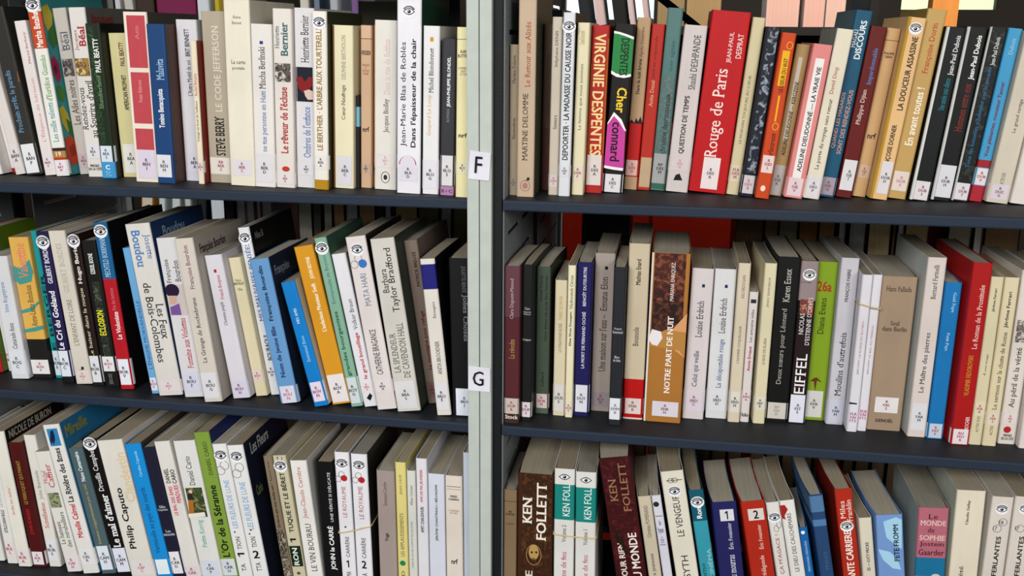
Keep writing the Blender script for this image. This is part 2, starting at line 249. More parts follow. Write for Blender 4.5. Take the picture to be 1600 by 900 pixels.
mottled black spine with faint blue lettering|DUB T||1486 1512 316 1548 1576 43|1f211f|p 46 284 .1 1 1c201c 101210 3a4038;b 43 316 c8c8c4 0 .1;t 58 102 .6 .32 e0e0dc Jean-Paul Dubois;t 105 262 .5 .3 2f7aa8 Tous les hommes n'habitent pas le monde;l 286 312 .1 1 dcd6d8 803048 R/DUB/T
bright blue spine with red foot|DUB V||1514 1536 316 1577 1599 45|4a9fca|t 60 85 .5 .3 a0c8dc Dubois;T 128 245 .5 .36 7a2430 Vous plaisantez, monsieur Tanner;b 250 262 a02c34;b 290 316 b02a38;l 263 289 0 1 e0d8da a03048 R/DUB/V
wide off-white spine with thin serif title|DUC G||1538 1576 319 1606 1640 50|d2c8b7|t 155 208 .5 .2 444 Le grand vertige;t 270 288 .5 .16 555 ACTES SUD;l 288 312 0 1 d6ccd0 803048 R/DUC/G
white spine cut by frame's right edge|||1577 1612 321 1645 1680 50|e0d8d0|
#2 middle left
red spine with green cover side|||-18 9 583 -62 -36 366|b02422|S 5f7a22;h 400 410 .5 .5 fff .
thin white spine with red marks|||10 19 580 -28 -18 400|e0dcdc|h 552 556 .5 .6 a03040 ▪▪▪;h 560 564 .5 .6 a03040 ▪▪
white spine with blue author name|BOG C||21 49 593 -12 14 401|dadadd|t 441 488 .5 .3 5a8ab8 Irina Bogatyreva;t 505 545 .55 .28 333 Camarade Anna;l 548 585 0 1 dcdee4 444 R/BOG/C
yellow spine painted with teal waves|BON V||51 82 592 10 40 371|deb35c|g 4f9a92 19 415 30 420 44 405 50 425 48 440 30 445 22 438;g 4f9a92 32 485 48 480 60 470 64 474 50 486 34 490;g 4f9a92 36 515 50 512 70 508 72 514 54 518 38 520;t 380 435 .5 .5 e08a70 Valentine;t 445 510 .6 .3 6a5a30 Anne-Laure Bondoux;b 530 592 24211e;l 562 584 .05 .95 e4e0e0 a03048 R/BON/V
teal spine with dark capitals|BOR B||83 97 591 44 54 361|1f9c9c|T 428 560 .55 .5 143a40 LE BERGER;l 548 586 0 1 d4dce4 333 R/BOR/B
dark violet spine, white title, eye sticker|BOR C||98 115 599 54 74 362|2a2150|e 379;T 383 443 .55 .42 dcdce8 GILBERT BORDES;T 455 546 .5 .5 f0f0f4 Le Cri du Goéland;l 548 588 0 1 dfe3ea 333 R/BOR/C;b 588 599 1a181c
greige spine with faded capitals|BOR E||119 145 601 74 100 361|d8d1c5|t 380 457 .5 .32 b8b0a2 GILBERT BORDES;t 468 540 .5 .3 8a8474 L'ENFANT DE LOIRE;H 573 578 .5 .3 222 J;l 579 597 0 1 dcd2cc c07a84 R/BOR/E
dark brown spine, cream title, eye sticker|BOR B||146 161 603 103 123 366|2a1a14|e 377;T 386 443 .55 .45 e8e4dc Hugo Boris;t 450 558 .5 .4 d0ccb0 Le baiser dans la nuque;l 556 597 0 1 dcdee2 333 R/BOR/B
black spine with bright yellow title|BOO E||164 187 605 126 148 376|1b1c18|p 440 560 .3 .8 3a4034 1a1c18 5a6454;T 396 428 .5 .3 e8e8e8 EZEKIEL BOONE;T 485 524 .5 .45 e8e030 ECLOSION;l 557 580 0 1 e4e2e6 b03a50 R/BOO/E;h 584 600 .5 .3 8a8a8a XX
spine split blue above and red below|BOR V||189 209 609 144 166 348|1d6798|b 436 602 b81e2c;b 602 609 b81e2c;e 362;t 370 433 .5 .4 b8d0e0 MECHTILD BORRMANN;T 487 530 .6 .36 f4e4e4 Le Violoniste;t 450 485 .55 .28 d87a80 Prix des lectrices;l 561 601 0 1 e4e6ee 222 R/BOR/V;S 16171a
light blue slim spine with blue capitals|BOU E||237 249 616 190 203 388|74add8|t 470 577 .55 .5 2a5a90 L'ÉNIGME MORVANDELLE;l 590 610 0 1 dcdce8 a04058 R/BOU/E;S 4a4a5a
broad white spine with blue and black title down|BOU F||249 285 620 193 233 350|dad6d0|d 367 405 .78 .32 5a80b0 Josette;D 360 417 .38 .36 5a88bc ~Boudou;d 442 566 .42 .32 222 de Bois-Colombes;d 475 530 .78 .32 222 Les Feux;l 594 612 0 1 dcd4d4 c06a78 R/BOU/F;S 1f3f6a;s 10 26 30 90 8aa0b8 Boudou
white spine with photo of veiled woman|BOU F||289 319 622 242 275 372|d9d6d8|t 405 442 .32 .28 333 Françoise;t 407 440 .75 .28 333 Bourdon;b 445 493 d0c4c0;o 2c1a3a 269 454 11 10;g c8a898 264 462 276 462 276 474 266 476;g 7a5a9a 266 480 280 474 284 492 268 492;t 497 575 .6 .3 b8303c Fontaine aux Violettes;l 580 612 0 1 d2d2e0 334 R/BOU/F
warm grey thick spine with crimson author|BOU G||320 347 630 273 303 373|d4ccc1|t 383 452 .55 .3 7a2a5a Françoise Bourdon;t 465 567 .5 .3 2c2c34 La Grange de Rochebrune;l 582 622 .05 1 dad8dc 334 R/BOU/G;S b8b0a6;s 12 28 14 90 4a2438 Françoise Bourdon
white spine with red square, narrow red name|BOU H||364 391 624 317 345 399|dad6dd|b 421 426 b02030 .4 .55;t 430 468 .6 .26 b02a38 Franck Bouysse;t 472 508 .5 .26 444 L'homme peuplé;l 595 620 0 1 d4d0e0 802a50 R/BOU/H
plain cream spine with tiny words|BOU I||400 418 620 354 374 403|dcd2b2|h 436 440 .5 .5 444 Pierre;H 441 445 .5 .8 333 BOULLE;h 450 454 .5 .4 444 L'Ilon;l 578 596 0 1 dccdc4 b04058 R/BOU/I
tall white spine, blue capitals, eye sticker|BOU M||425 438 618 368 390 356|e2e3e6|e 373;t 380 502 .5 .5 2a5a98 MES MAUVAISES PENSÉES;T 524 563 .6 .4 333 BOURAOUI;l 570 592 0 1 e2e2e4 333 R/BOU/M;S 141517;s 10 20 14 40 8a8a8a Nina B
pale blue spine with dark bold title|BOU N|c4|438 468 632 389 418 405|6f9fcc|T 415 502 .5 .26 15233a ~Françoise Bourdin;T 510 590 .5 .3 1f3468 ~Nom de jeune fille;l 603 632 0 1 d9d6e2 c0707e R/BOU/N;S 1c2c44;s 14 30 12 60 8a98a8 Françoise
vivid blue spine with tiny white words|BOV M||491 514 637 437 460 441|1284ca|t 482 506 .5 .2 dceaf4 MES AMIS;t 525 565 .5 .24 a0d0ec Emmanuel Bove;l 597 627 0 1 e2d8e4 a03058 R/BOV/M;S c8c0ac
golden yellow spine with white lettering|BOY A|c0|519 549 634 457 488 385|d89c2a|T 402 436 .62 .26 f4ecd4 JOHN BOYNE;T 443 518 .55 .24 f4ecd4 L'audacieux Monsieur Swift;l 585 628 .08 .95 e4dede 222 R/BOY/A
mint green spine with eye sticker|BOY G||552 569 637 489 510 372|8db59e|e 389;t 397 475 .55 .4 5a7a8a ~Emmanuelle de Boysson;T 487 588 .5 .42 2f6a52 grandes bourgeoises;l 590 630 0 1 d2d8da 333 R/BOY/G;b 630 637 8db5a4;S 4a6a58
white spine with grey and red lettering|BRA G||570 590 637 515 540 397|e3e1e5|t 468 515 .6 .32 55585c ~Volker Braun;T 520 592 .6 .34 c02c34 le grand bousillage;l 596 613 0 1 e4dcdf c05068 R/BRA/G;g 1c1c1c 573 622 578 614 582 618 579 626
broad pinkish white spine, circles, eye sticker|BRA M|c6|592 621 642 537 571 370|e0d7d5|e 391;O 8a8a90 554 414 6 6;O 8a8a90 560 404 6 6;o 3f7ac0 567 412 6.5 6.5;t 428 478 .55 .3 7a88a0 ~MATA HARI;t 515 585 .5 .32 2c2c2c ~CATHERINE BRAGANCE;l 594 613 0 1 e0d8d8 222 R/BRA/M;S 2c2424
very thick grey white spine, two-line author|BRA S|c6|624 657 645 578 620 373|d2cec6|t 420 457 .35 .26 2c2a28 Barbara;t 387 488 .68 .36 2c2a28 Taylor Bradford;t 520 582 .3 .26 6a665e LA SPLENDEUR;t 505 590 .68 .28 6a665e DE CAVENDON HALL;l 595 638 .05 .9 dad8d8 333 R/BRA/S;S 3a463c
brown taupe spine with dark red title|BRE M|c6|665 680 631 624 651 376|84756a|T 393 447 .6 .3 2c2824 PATRICK BREUZÉ;T 485 577 .6 .34 6a1c1a La montagne pour refuge;l 596 620 0 1 7a6460 802a40 R/BRE/M;h 597 603 .7 .3 222 ••
white spine with broad navy band|BRO É|c4|683 705 650 655 679 405|e0dad2|b 413 452 26267c;t 472 497 .6 .28 333 Étrangers;t 533 585 .55 .28 333 ANITA BROOKNER;l 598 640 .05 .9 dddbde 333 R/BRO/É;S 1a181a
black spine with grey title reading down|BRO J|c3|707 740 652 701 733 404|17171a|D 416 457 .7 .3 6a6a70 JULIETTE BENTÉ;D 460 533 .72 .3 7e7e84 Jolies Choses;l 607 649 .18 1 e0e4ee 222 R/BRO/J
#3 middle right
mauve red spine with gold title, foot print|DUP R|c7|782 806 661 783 810 416|6a444c|b 495 646 5e2c32;t 435 498 .5 .3 b8a4a8 Clara Dupont-Monod;t 530 560 .5 .36 b08a50 La révolte;l 622 646 .02 .98 c8bdb4 a04a58 R/DUP/R;b 646 661 4a3028;H 648 654 .5 .85 e0d8d0 Stock
black spine with tiny white words|DUP S|c7|808 826 657 812 833 414|1c1d1e|h 480 484 .5 .5 b8b8b8 Clara;h 486 492 .5 .7 b8b8b8 Dupont/Monod;h 529 533 .5 .8 c8c8c8 S'adapter;l 628 651 0 1 dbd2d4 802a40 R/DUP/S
grey green spine with black lettering|DUR N|c7|831 852 646 835 861 417|4b584a|t 430 470 .35 .26 161a16 Lionel Duroy;t 430 532 .72 .26 1c221c Nous étions nés pour être heureux;t 581 604 .55 .26 1c221c Julliard;l 615 637 0 1 d0c0be a03a48 R/DUR/N;b 638 646 5a6a58;S 1c1a1a
short cream spine with gold author|DUS S||853 873 649 861 881 438|d8cdb0|t 462 500 .5 .24 c09a4a THIERRY DE DINGER;t 505 550 .5 .24 7a745c LE STRADIVARI RUSSE;l 600 642 0 1 d6d2ce 333 R/DUS/S
narrow cream spine with bold small title|DUS V||874 886 652 883 896 415|e6dec0|t 430 483 .5 .4 33342c Vladivostok Circus;T 487 540 .5 .36 222 Elisa Shua Dusapin;l 628 646 0 1 e2d6c8 a03a48 R/DUS/V
navy purple spine with white capitals|DUT M||889 913 650 898 922 410|231f5c|T 417 478 .5 .26 d0d0e0 BENOÎT DUTEURTRE;T 487 575 .5 .26 d0d0e0 LA MORT DE FERNAND OCHSÉ;l 601 643 0 1 dadae2 334 R/DUT/M
greige spine with black square at top|ELO M||914 943 642 924 957 396|ab9f97|b 416 421 111 .5 .65;t 432 485 .5 .34 3a302c Emuna Elon;t 492 580 .5 .36 3a302c Une maison sur l'eau –;l 612 634 0 1 a0949a 8a3a50 R/ELO/M
dark grey spine with rounded white label|EMM B||947 965 664 958 979 418|2c2e34|h 512 516 .5 .6 c8c8cc François;h 517 521 .5 .8 c8c8cc Emmanuel;h 556 560 .5 .4 c8c8cc Bleu;h 561 565 .5 .6 c8c8cc de fuite;l 622 655 .05 1 e0e0e6 777 R/EMM/B
tall cream spine with red bands at foot|ENA B||967 997 655 979 1014 381|cdbfa6|T 405 445 .5 .22 2c2824 Mathias Enard;t 511 540 .5 .26 2c2824 Boussole;b 592 652 bc1414;l 622 646 0 1 dccfc8 802a40 R/ENA/B;b 652 655 e0d0c8
extra wide brown spine with painted figure|ENR N||1003 1061 660 1019 1080 396|b07a3a|p 396 470 .08 1 3a1c18 5a2c22 8a5038;p 470 520 .08 1 2c1814 3a201a 6a3c2c;g d8a070 1045 520 1075 490 1076 560 1050 545;g b8884a 1015 540 1060 548 1074 560 1074 520 1040 515 1014 525;g e6e0e0 1012 530 1018 514 1032 518 1034 528 1026 540 1018 538;b 396 660 e8e4e0 0 .05;t 410 470 .58 .12 e8dcd4 ~MARIANA ENRIQUEZ;T 494 614 .58 .15 f0e8e0 ~NOTRE PART DE NUIT;l 627 650 .22 .92 d9d2da 802a40 R/ENR/N
pinkish white spine, blue square, closed title|ERD C||1065 1099 655 1082 1116 420|d8d0d0|b 444 449 1c3468 .5 .63;t 470 527 .5 .3 222 Louise Erdrich;t 548 604 .5 .3 33405a Celui qui veille;l 610 642 0 1 d8ced6 802a50 R/ERD/C
white spine, blue square, blue title|ERD D||1102 1135 654 1119 1154 421|d9d9da|b 445 450 1c3468 .5 .63;t 466 521 .5 .3 222 Louise Erdrich;t 530 606 .55 .3 3a5a90 La décapotable rouge;l 608 642 0 1 d9d9dc 222 R/ERD/D
cream spine with slanted grey capitals|ERD H||1137 1156 660 1158 1177 412|d8ccb6|t 430 467 .5 .24 6a6458 ASLI ERDOGAN;t 510 568 .5 .24 55503f L'HOMME COQUILLAGE;l 612 644 0 1 dcd6ce 333 R/ERD/H
short white spine with red author|ERN A||1158 1172 660 1175 1189 457|dbd3d1|b 468 474 333 .2 .8;t 484 535 .5 .32 333 Les armoires vides;T 541 580 .5 .36 b02444 Annie Ernaux;l 610 630 0 1 dcd2d4 b03048 R/ERN/A;H 645 651 .5 .8 222 folio
narrow pale yellow spine, faint capitals|ERP B|c-5|1174 1191 662 1194 1215 412|dcd3b4|t 433 480 .5 .22 6a6654 JENNY ERPENBECK;t 528 570 .5 .22 55513f LE BOIS DE KLARA;l 620 640 0 1 dcd6c8 333 R/ERP/B
broad black spine, cream label at foot||c-5|1196 1230 660 1216 1254 402|131313|t 420 472 .5 .28 c0bcb4 Karen Essex;t 482 600 .5 .28 a8a49c Deux sœurs pour Léonard;l 629 654 .02 .98 cfcac0 a0988e RP/ESS/D
photo spine with tower title, eye sticker|EST E|c-5|1234 1260 662 1255 1283 408|2a1a1c|b 408 470 9c8a8c;p 468 492 0 1 a05040 5a3028 c89080;e 430;h 440 443 .35 .6 333 La Loupe;t 490 523 .3 .26 e0d8d8 NICOLAS;t 465 539 .7 .26 e0d8d8 D'ESTIENNE D'ORVES;t 553 615 .5 .6 f0ecec EIFFEL;l 617 660 .05 1 dfe0ea 111 R/EST/E
lime green spine with red number title|EVA V|c-5|1262 1291 657 1284 1319 410|88a428|H 440 456 .42 .7 a83a20 26a;t 466 522 .42 .3 2c3412 Diana Evans;g 6a3a20 1271 596 1277 591 1282 590 1290 598 1282 595 1279 612 1277 596;l 611 652 .05 .85 d2d0cc 333 R/EVA/V
lilac white broad spine with serif title|FAB M|c-5|1295 1323 664 1322 1350 404|c9c6cd|T 421 472 .5 .24 444 FRANÇOIS FABRE;t 520 619 .5 .36 333 Moulins d'autrefois;l 625 660 0 1 cacbd8 334 R/FAB/M
left of the two white banded volumes|FAI 2||1323 1340 675 1349 1366 430|dddadf|t 502 560 .5 .2 b06a78 LA PLAINE DU BOTERO;t 562 585 .5 .2 555 JEAN-LOUIS F;g 222 1325 628 1340 630 1340 632 1325 631;l 632 672 0 1 dcdae2 b03058 FLR/FAI/FT2
right of the two white banded volumes|FAI 1||1341 1356 674 1367 1383 430|dddadf|t 508 560 .5 .2 b06a78 LE BAL DU FERROL;t 562 585 .5 .2 555 JEAN-LOUIS F;l 628 668 0 1 dfd8df b03058 FLR/FAI/FT1
widest brown spine with ragged white label|FAL S||1357 1412 673 1385 1443 433|a6907a|h 448 456 .5 .7 3c342c Hans Fallada;h 502 509 .5 .25 3c342c Seul;h 511 518 .5 .7 3c342c dans Berlin;l 621 645 .18 .85 e0dada 802a40 R/FAL/S;H 654 660 .5 .5 222 DENOËL
pinkish white spine with tall serif title|FAR M|c-5|1416 1447 683 1451 1481 403|d9cec8|t 414 467 .5 .26 2c2a28 Bernard Farinelli;t 520 614 .5 .34 2c2a28 Le Maître des pierres;l 630 672 .1 1 dad8dc 333 R/FAR/M;S c8ccc8
azure spine with faint white words down|FAY P||1446 1474 686 1476 1502 442|1d7cb8|d 457 488 .6 .24 b0d4ea Gaël Faye;d 520 548 .5 .24 b0d4ea Petit Pays;l 662 684 0 1 c4ccd8 a03048 R/FAY/P
red spine with white script title|FED R|c-5|1475 1506 695 1513 1545 411|ae1a1b|t 445 545 .6 .26 e8c8c0 Le Roman de la Prostituée;t 555 618 .5 .24 c89a3a VLADIMIR FEDOROVSKI;t 650 670 .75 .2 f0e0e0 ROCHER;l 670 693 0 1 e2d8da b02c44 RH/FED/R
narrow cream spine with thin title|FER A|c-5|1509 1529 695 1543 1565 433|d8ceae|T 451 487 .5 .26 33322a Jérôme Ferrari;t 553 587 .5 .24 444 À son image;l 628 649 0 1 dcd2b8 b03a50 R/FER/A;t 650 675 .5 .2 555 ACTES SUD
peach cream spine with bold author|FER S||1532 1554 697 1566 1590 434|dccfae|T 456 512 .5 .32 26241e Jérôme Ferrari;t 519 640 .5 .3 3a382e Le sermon sur la chute de Rome;l 644 664 0 1 dcd0bc b03a50 R/FER/S;t 665 680 .5 .2 555 ACTES
white spine with seaside photo, red logo|FIS A|c-5|1557 1581 694 1588 1620 423|dbd3cb|T 470 495 .85 .3 b8282c Fischer;p 500 535 0 1 8a8078 5a5450 c8c0b8;t 543 637 .5 .4 222 Au péril de la vérité;l 645 663 0 1 dcd2d0 b03a50 R/FIS/A;o b02c30 1570 671 6 6;H 678 687 .5 .7 222 PRESSES/DE LA CITÉ
plain white spine at frame's right edge|||1584 1612 701 1621 1650 430|dfd6d0|
#4 bottom left
white spine at the very left corner|||-18 8 877 -58 -34 685|e6e4e0|
white spine with black and grey lettering|||12 28 881 -30 -12 675|e4e2dc|T 797 832 .5 .3 222 ESTELLE-SARAH BULLE;t 750 792 .5 .26 8aa0a8 LÀ OÙ LES CHIENS;l 845 870 0 1 e6dcdc b03a50 R/BUL/L
cream spine with thin coral title|||29 49 886 -11 10 675|e8e5da|t 760 805 .5 .22 d06a60 Arrête ton cinéma !;l 858 884 0 1 e6dedc b04050 R/BUR/A;S 141210;s 3 16 10 110 b8b4a8 NICOLE DE BURON
dark maroon spine with gold and red title|||51 75 887 15 33 692|571617|t 720 788 .5 .3 b09a48 LE PERROQUET QUI MARAIT;t 795 835 .5 .3 c03030 JOHN BURGESS;l 862 882 0 1 e4e0e4 b03a50 R/BUR/P
white spine with grey name and red title|||76 95 886 33 51 680|e4e0d8|t 735 780 .55 .36 8a8a8a John Burnside;t 785 825 .5 .36 c03a34 Scintillation;l 842 876 0 1 e2e2e6 444 R/BUR/S
white spine with red name, small woodland photo|||105 128 895 53 76 706|e2dfd8|t 735 755 .25 .26 c04a5a Michel;t 725 762 .6 .4 c03a4c Caffier;p 770 793 0 1 6a7a3a a8a890 3a4a20;t 815 850 .3 .3 555a50 Le hameau;t 800 855 .7 .3 5a6a54 des mirabelliers;l 868 892 0 1 e4dce0 b04058 R/CAF/H
tall white spine with blue figurine picture|||132 157 898 66 93 664|e4e2dd|b 670 697 3a8ac0 .2 .85;g 1c2c4a 80 674 84 672 87 680 88 688 86 696 84 690 82 696 80 688;T 700 785 .5 .36 2c2c2c ~La Rivière des âmes;T 788 840 .5 .34 c82430 Mireille Calmel;l 858 882 0 1 e4e2e4 333 R/CAL/R;S 2f7ca8;s 8 26 10 62 a09c40 Mireille
slate teal spine with white and gold lines|||160 181 898 103 128 700|566b71|T 706 752 .5 .28 e8ecec Nuno Camarneiro;t 757 850 .5 .28 b8ac68 hommes n'appartiennent pas au ciel;l 853 890 0 1 dfe3ec 333 R/CAM/H
black spine with large white title|||182 205 900 119 148 686|17110f|e 694;t 700 767 .5 .4 ececec Drusilla Campbell;T 772 855 .5 .46 f0f0f0 ~Le mal d'aimer;l 856 893 0 1 e0e2ee 333 R/CAM/M
widest white spine with bold black author|||205 243 0 149 190 688|e0dbd2|T 708 785 .78 .36 dcc8a0 Clandestin;T 762 857 .42 .34 161616 Philip Caputo;l 876 898 0 1 e0dad8 c05a68 R/CAP/C
sky blue spine with dark title|||246 270 0 194 220 694|1c94d8|t 705 745 .6 .24 b8dcf0 Caroline Capucola;t 762 865 .5 .4 1c5078 Vermicelle au pays des sourds;l 874 897 0 1 e4ecf0 aaa .;S 4a4438
dark navy spine left of pink title|||271 291 0 220 240 699|24243a|h 790 794 .5 .5 d8d8dc Gilles;h 795 799 .5 .8 d8d8dc Carpentier;h 828 832 .5 .4 d8d8dc Les;h 833 837 .5 .9 d8d8dc manuscrits;l 862 896 0 1 e6e4e8 333 R/CAR/D
white spine with black name, pink capitals|||292 313 0 237 265 690|e1ddd7|T 732 755 .35 .28 222 DANIEL;T 734 756 .75 .28 222 CARIO;T 760 805 .35 .28 d03a64 LE BAL DES ÂMES;T 758 786 .75 .28 d03a64 PERDUES;l 884 900 0 1 dcd4d8 b04058 R/CAR
white spine with photo of skirted woman|||314 349 0 270 303 689|e0deda|t 713 758 .5 .26 333 Daniel Cario;p 762 808 .02 1 4a5a34 2c3a20 8a8a5a;o 2c3030 298 777 4 6;o d8b8a0 298 768 3 3;g b0702c 294 781 302 781 304 801 296 803;g e4e0d4 287 803 320 800 322 807 289 809;t 812 855 .5 .28 6ab0a0 Petite Korrig;l 876 900 0 1 d4d8e4 333 R/CAR/P
lime green spine with bold black title|||350 371 0 302 329 676|88a347|t 690 742 .6 .26 3a4a20 DANIEL CARIO;T 758 870 .5 .5 15180e L'Or de la Séranne;l 873 899 .05 .95 d4dae0 333 R/CAR/O;S 1c2c6a
volume one of white pale-blue titled pair|||372 391 0 327 352 694|e6e5e3|e 712;O 8a8a8a 343 735 7 7;O 8a8a8a 349 727 7 7;t 750 825 .5 .36 7aa8d0 ~LES FLEURS DE LUNE;o 222 365 831 1.3 1.3;t 838 858 .5 .3 333 TION;T 861 870 .5 .5 111 1;t 880 892 .5 .3 444 TA
volume two of white pale-blue titled pair|||394 418 0 352 378 696|e6e5e3|e 714;O 8a8a8a 369 740 7 7;O 8a8a8a 373 730 7 7;t 753 827 .5 .36 7aa8d0 ~LES FLEURS DE LUNE;o 222 389 834 1.3 1.3;o 222 391 828 1.3 1.3;t 838 855 .5 .3 333 TION;H 860 872 .5 .4 111 2;t 878 892 .5 .3 444 TTA;S 23283c;s 6 24 20 80 c8c8c4 Les Fleurs;s 70 86 14 34 8a9a5a Cario
tan brown slim spine with scribbled foot|||444 457 0 410 425 713|8c7c68|t 720 752 .5 .3 3a3024 Raymond Carver;T 755 825 .5 .4 2c241c Qu'est-ce que vous voulez voir ?;p 828 900 0 1 8a8070 1c1814 b8ac98
beige spine, bold black title, eye sticker|||459 478 0 424 446 712|cdc6aa|h 714 719 .5 .5 333 T.1;e 729;T 738 832 .5 .5 1c1c18 TUQUE ET LE BÉRET;T 839 848 .5 .45 111 1;b 853 885 17301f .1 .95;T 856 883 .5 .4 e8e8e0 RON;H 893 898 .5 .3 222 *
white spine with rose author name|||480 506 0 452 478 720|e8e5e0|t 730 810 .5 .34 b86a6a Jean-Claude Carrière;t 818 893 .55 .34 3a3834 LE VIN BOURRU
broad black spine with white capitals|||510 531 0 491 521 722|121112|t 738 815 .7 .22 e0e0e0 ~UNE VÉRITÉ SI DÉLICATE;T 822 890 .6 .45 f0f0f0 JOHN le CARRÉ
white banded spine with number one|||532 553 0 521 545 707|e7e5e9|e 725;O 8a8a8a 527 748 5 5;O 8a8a8a 533 741 5 5;o b82c30 537 747 5 5;t 760 808 .5 .28 b06a6c ~LE ROYAUME;o 333 538 823 1.5 1.5;t 838 870 .5 .32 444 ~CARRÈRE;H 875 886 .5 .26 111 1;t 892 900 .5 .3 333 MA
white banded spine with number two|||558 582 0 547 573 710|e7e5e9|e 728;O 8a8a8a 555 750 5 5;O 8a8a8a 560 743 5 5;o b82c30 565 750 5 5;t 760 811 .5 .28 b06a6c ~LE ROYAUME;o 333 563 826 1.3 1.3;o 333 567 825 1.3 1.3;t 840 872 .5 .32 444 ~CARRÈRE;H 876 888 .5 .3 111 2;t 895 900 .5 .3 333 A;S 26241f
grey mauve spine fading to white|||594 622 0 588 616 736|a89a94|t 753 790 .45 .2 5a504a Emmanuel Carrère;T 833 846 .5 .26 2c2420 Yoga
yellow spine with green dot|||624 640 0 617 634 723|e0d38c|t 742 773 .5 .34 7a7448 JEAN CAVÉ;t 802 870 .5 .34 6a6440 LES APPLAUDISSEMENTS;o 1f8a5c 631 880 4.5 4.5;t 892 900 .5 .3 555 D
narrow grey white spine with small type|||640 653 0 634 648 736|d8d8d1|t 758 790 .5 .3 66665e Alban Cerisier;t 815 888 .5 .3 77776e L'AMOUR QUI NE COMPTE PAS LES JOURS
white spine with red and black capitals|||653 669 0 649 667 717|e0dee2|T 734 785 .5 .3 c02434 AMI DE MA JEUNESSE;T 792 832 .5 .3 1c1c1c AMIT CHAUDHURI
pale blue white spine, spaced black capitals|||670 695 0 668 694 741|d6d9e4|T 757 845 .5 .22 2c2c34 JÉRÔME CHANTREAU / BÉLHAZAR
cream ruled spine with tiny black author|||697 723 0 695 722 744|e0d6ca|b 760 761 7a6a60 .1 .9;b 764 765 b0a498 .1 .9;H 774 782 .5 .6 222 PIERRE/CHARRAS;h 796 803 .5 .6 b07a70 COMÉDIEN/DU VIDE;H 873 881 .5 .38 222 nrf
thin pale blue spine against white post|||725 741 0 723 740 708|d0d8e4|
#5 bottom right
brown ruled spine beside the upright|||775 795 0 775 795 765|8c765c|b 782 783 5a4634;H 797 804 .5 .7 2c2018 BEN/FOUNTAIN;h 816 819 .5 .6 5a4634 CONTES
thick brown leathery spine with gold mask|||798 855 0 799 852 740|4a2913|p 740 900 0 .96 4a2913 38200f 5e3a1e;T 777 818 .28 .26 ece4d8 ~KEN;T 753 843 .68 .28 ece4d8 ~FOLLETT;O b89860 825 866 12 18;o b89860 825 862 8 13;o 4a2913 822 862 1.8 2;o 4a2913 829 862 1.8 2;o 4a2913 825 872 3 1;T 891 910 .35 .2 e0d8cc LE
white spine, teal band, second volume|||864 895 0 864 896 733|dedcd8|q 745;b 757 812 1f8a82;t 757 806 .6 .36 e8f0ec ~KEN FOLL;t 820 847 .5 .2 444 Volume 2;t 862 925 .5 .26 b84a70 Colonne de feu
white spine, teal band, first volume|||897 929 0 897 929 738|dedcd8|q 750;b 762 816 1f8a82;t 763 811 .6 .36 e8f0ec ~KEN FOLL;t 827 852 .5 .2 444 Volume 1;t 867 930 .5 .26 c06080 Colonne de feu
dark crimson leaning spine with scrollwork||c-5|962 1011 0 936 985 716|4a0f15|p 716 900 .04 .96 4a0f15 380a0e 5e1a1e;t 748 783 .32 .24 a07a5c KEN;t 724 800 .7 .24 a07a5c FOLLETT;T 848 905 .3 .2 e8dcd4 POUR RIEN;T 833 915 .72 .28 ece0d8 AU MONDE;g 2a1a10 962 828 966 830 970 840 976 838 975 848 982 866 978 866 972 852 964 846
cream spine with slim capitals author||c-8|1011 1031 0 991 1013 777|cdc2ac|t 790 840 .5 .3 5a5448 Christian POMERAND;t 865 910 .5 .36 2c2a26 ndre jeunesse
slim lilac white spine with green dot||c-8|1035 1049 0 1015 1031 776|d8d6e0|o 1c3a20 1024 788 4.5 4.5;b 806 807 445 .1 .9;h 812 835 .5 .6 667 Susie/Morgenstern;h 838 852 .5 .6 558 Le/piège/et la/femme
broad cream spine with eye sticker, ornament||c-8|1056 1090 0 1029 1068 738|e1dbcc|O 222 1048 751 5 4;O 222 1054 750 5 4;b 750 751 222 .2 .9;e 768;t 773 838 .5 .3 33312c ~LE VENGEUR;t 868 930 .5 .3 33312c ~FORSYTH
two-tone teal spine with eye sticker||c-8|1094 1118 0 1075 1098 768|1a6074|b 814 900 3f9fb0;e 785;T 790 810 .5 .36 f0f4f4 Rom;t 857 905 .75 .3 a0ccd0 CINÉMA;t 880 910 .35 .3 1a4a54 porno
navy spine with number one tag||c-8|1122 1163 0 1111 1149 786|2b2a64|l 796 814 .3 .85 dcdade 111 1;t 817 858 .6 .2 d8d4e0 Éric Fouassier;t 867 905 .6 .22 d8d4e0 tu mourras
red orange spine with number two tag||c-8|1172 1210 0 1155 1194 785|b4301d|l 795 813 .25 .9 dcd2ce 111 2;t 820 858 .6 .2 ecd0c4 Éric Fouassier;t 868 905 .6 .24 ecd0c4 Frédégonde
white spine with eye sticker, red capitals||c-8|1213 1233 0 1195 1217 787|e0dcd6|e 809;O 8a8a8a 1213 826 4 6;O 8a8a8a 1217 820 4 6;t 835 897 .5 .36 a05058 ~ÇA M'AGACE !
white spine with red splash at top||c-8|1234 1259 0 1217 1240 784|e4e1dc|g a82c24 1218 790 1226 789 1231 796 1226 806 1228 812 1222 810 1219 800;t 802 893 .5 .28 333 ~LE DIEU DES CAUCHEMARS
small blue spine with white dot|||1261 1274 0 1250 1264 825|1d6cac|o f0f4f8 1257 832 3 3;t 845 893 .5 .3 b0d0e8 PERSONNES DÉSIGNÉES
set-back blue spine with pale top||c-8|1278 1300 0 1259 1282 775|2f4f78|b 775 800 5a80a8;b 812 822 5a84b0;t 862 890 .6 .26 4a6a90 FRANCE
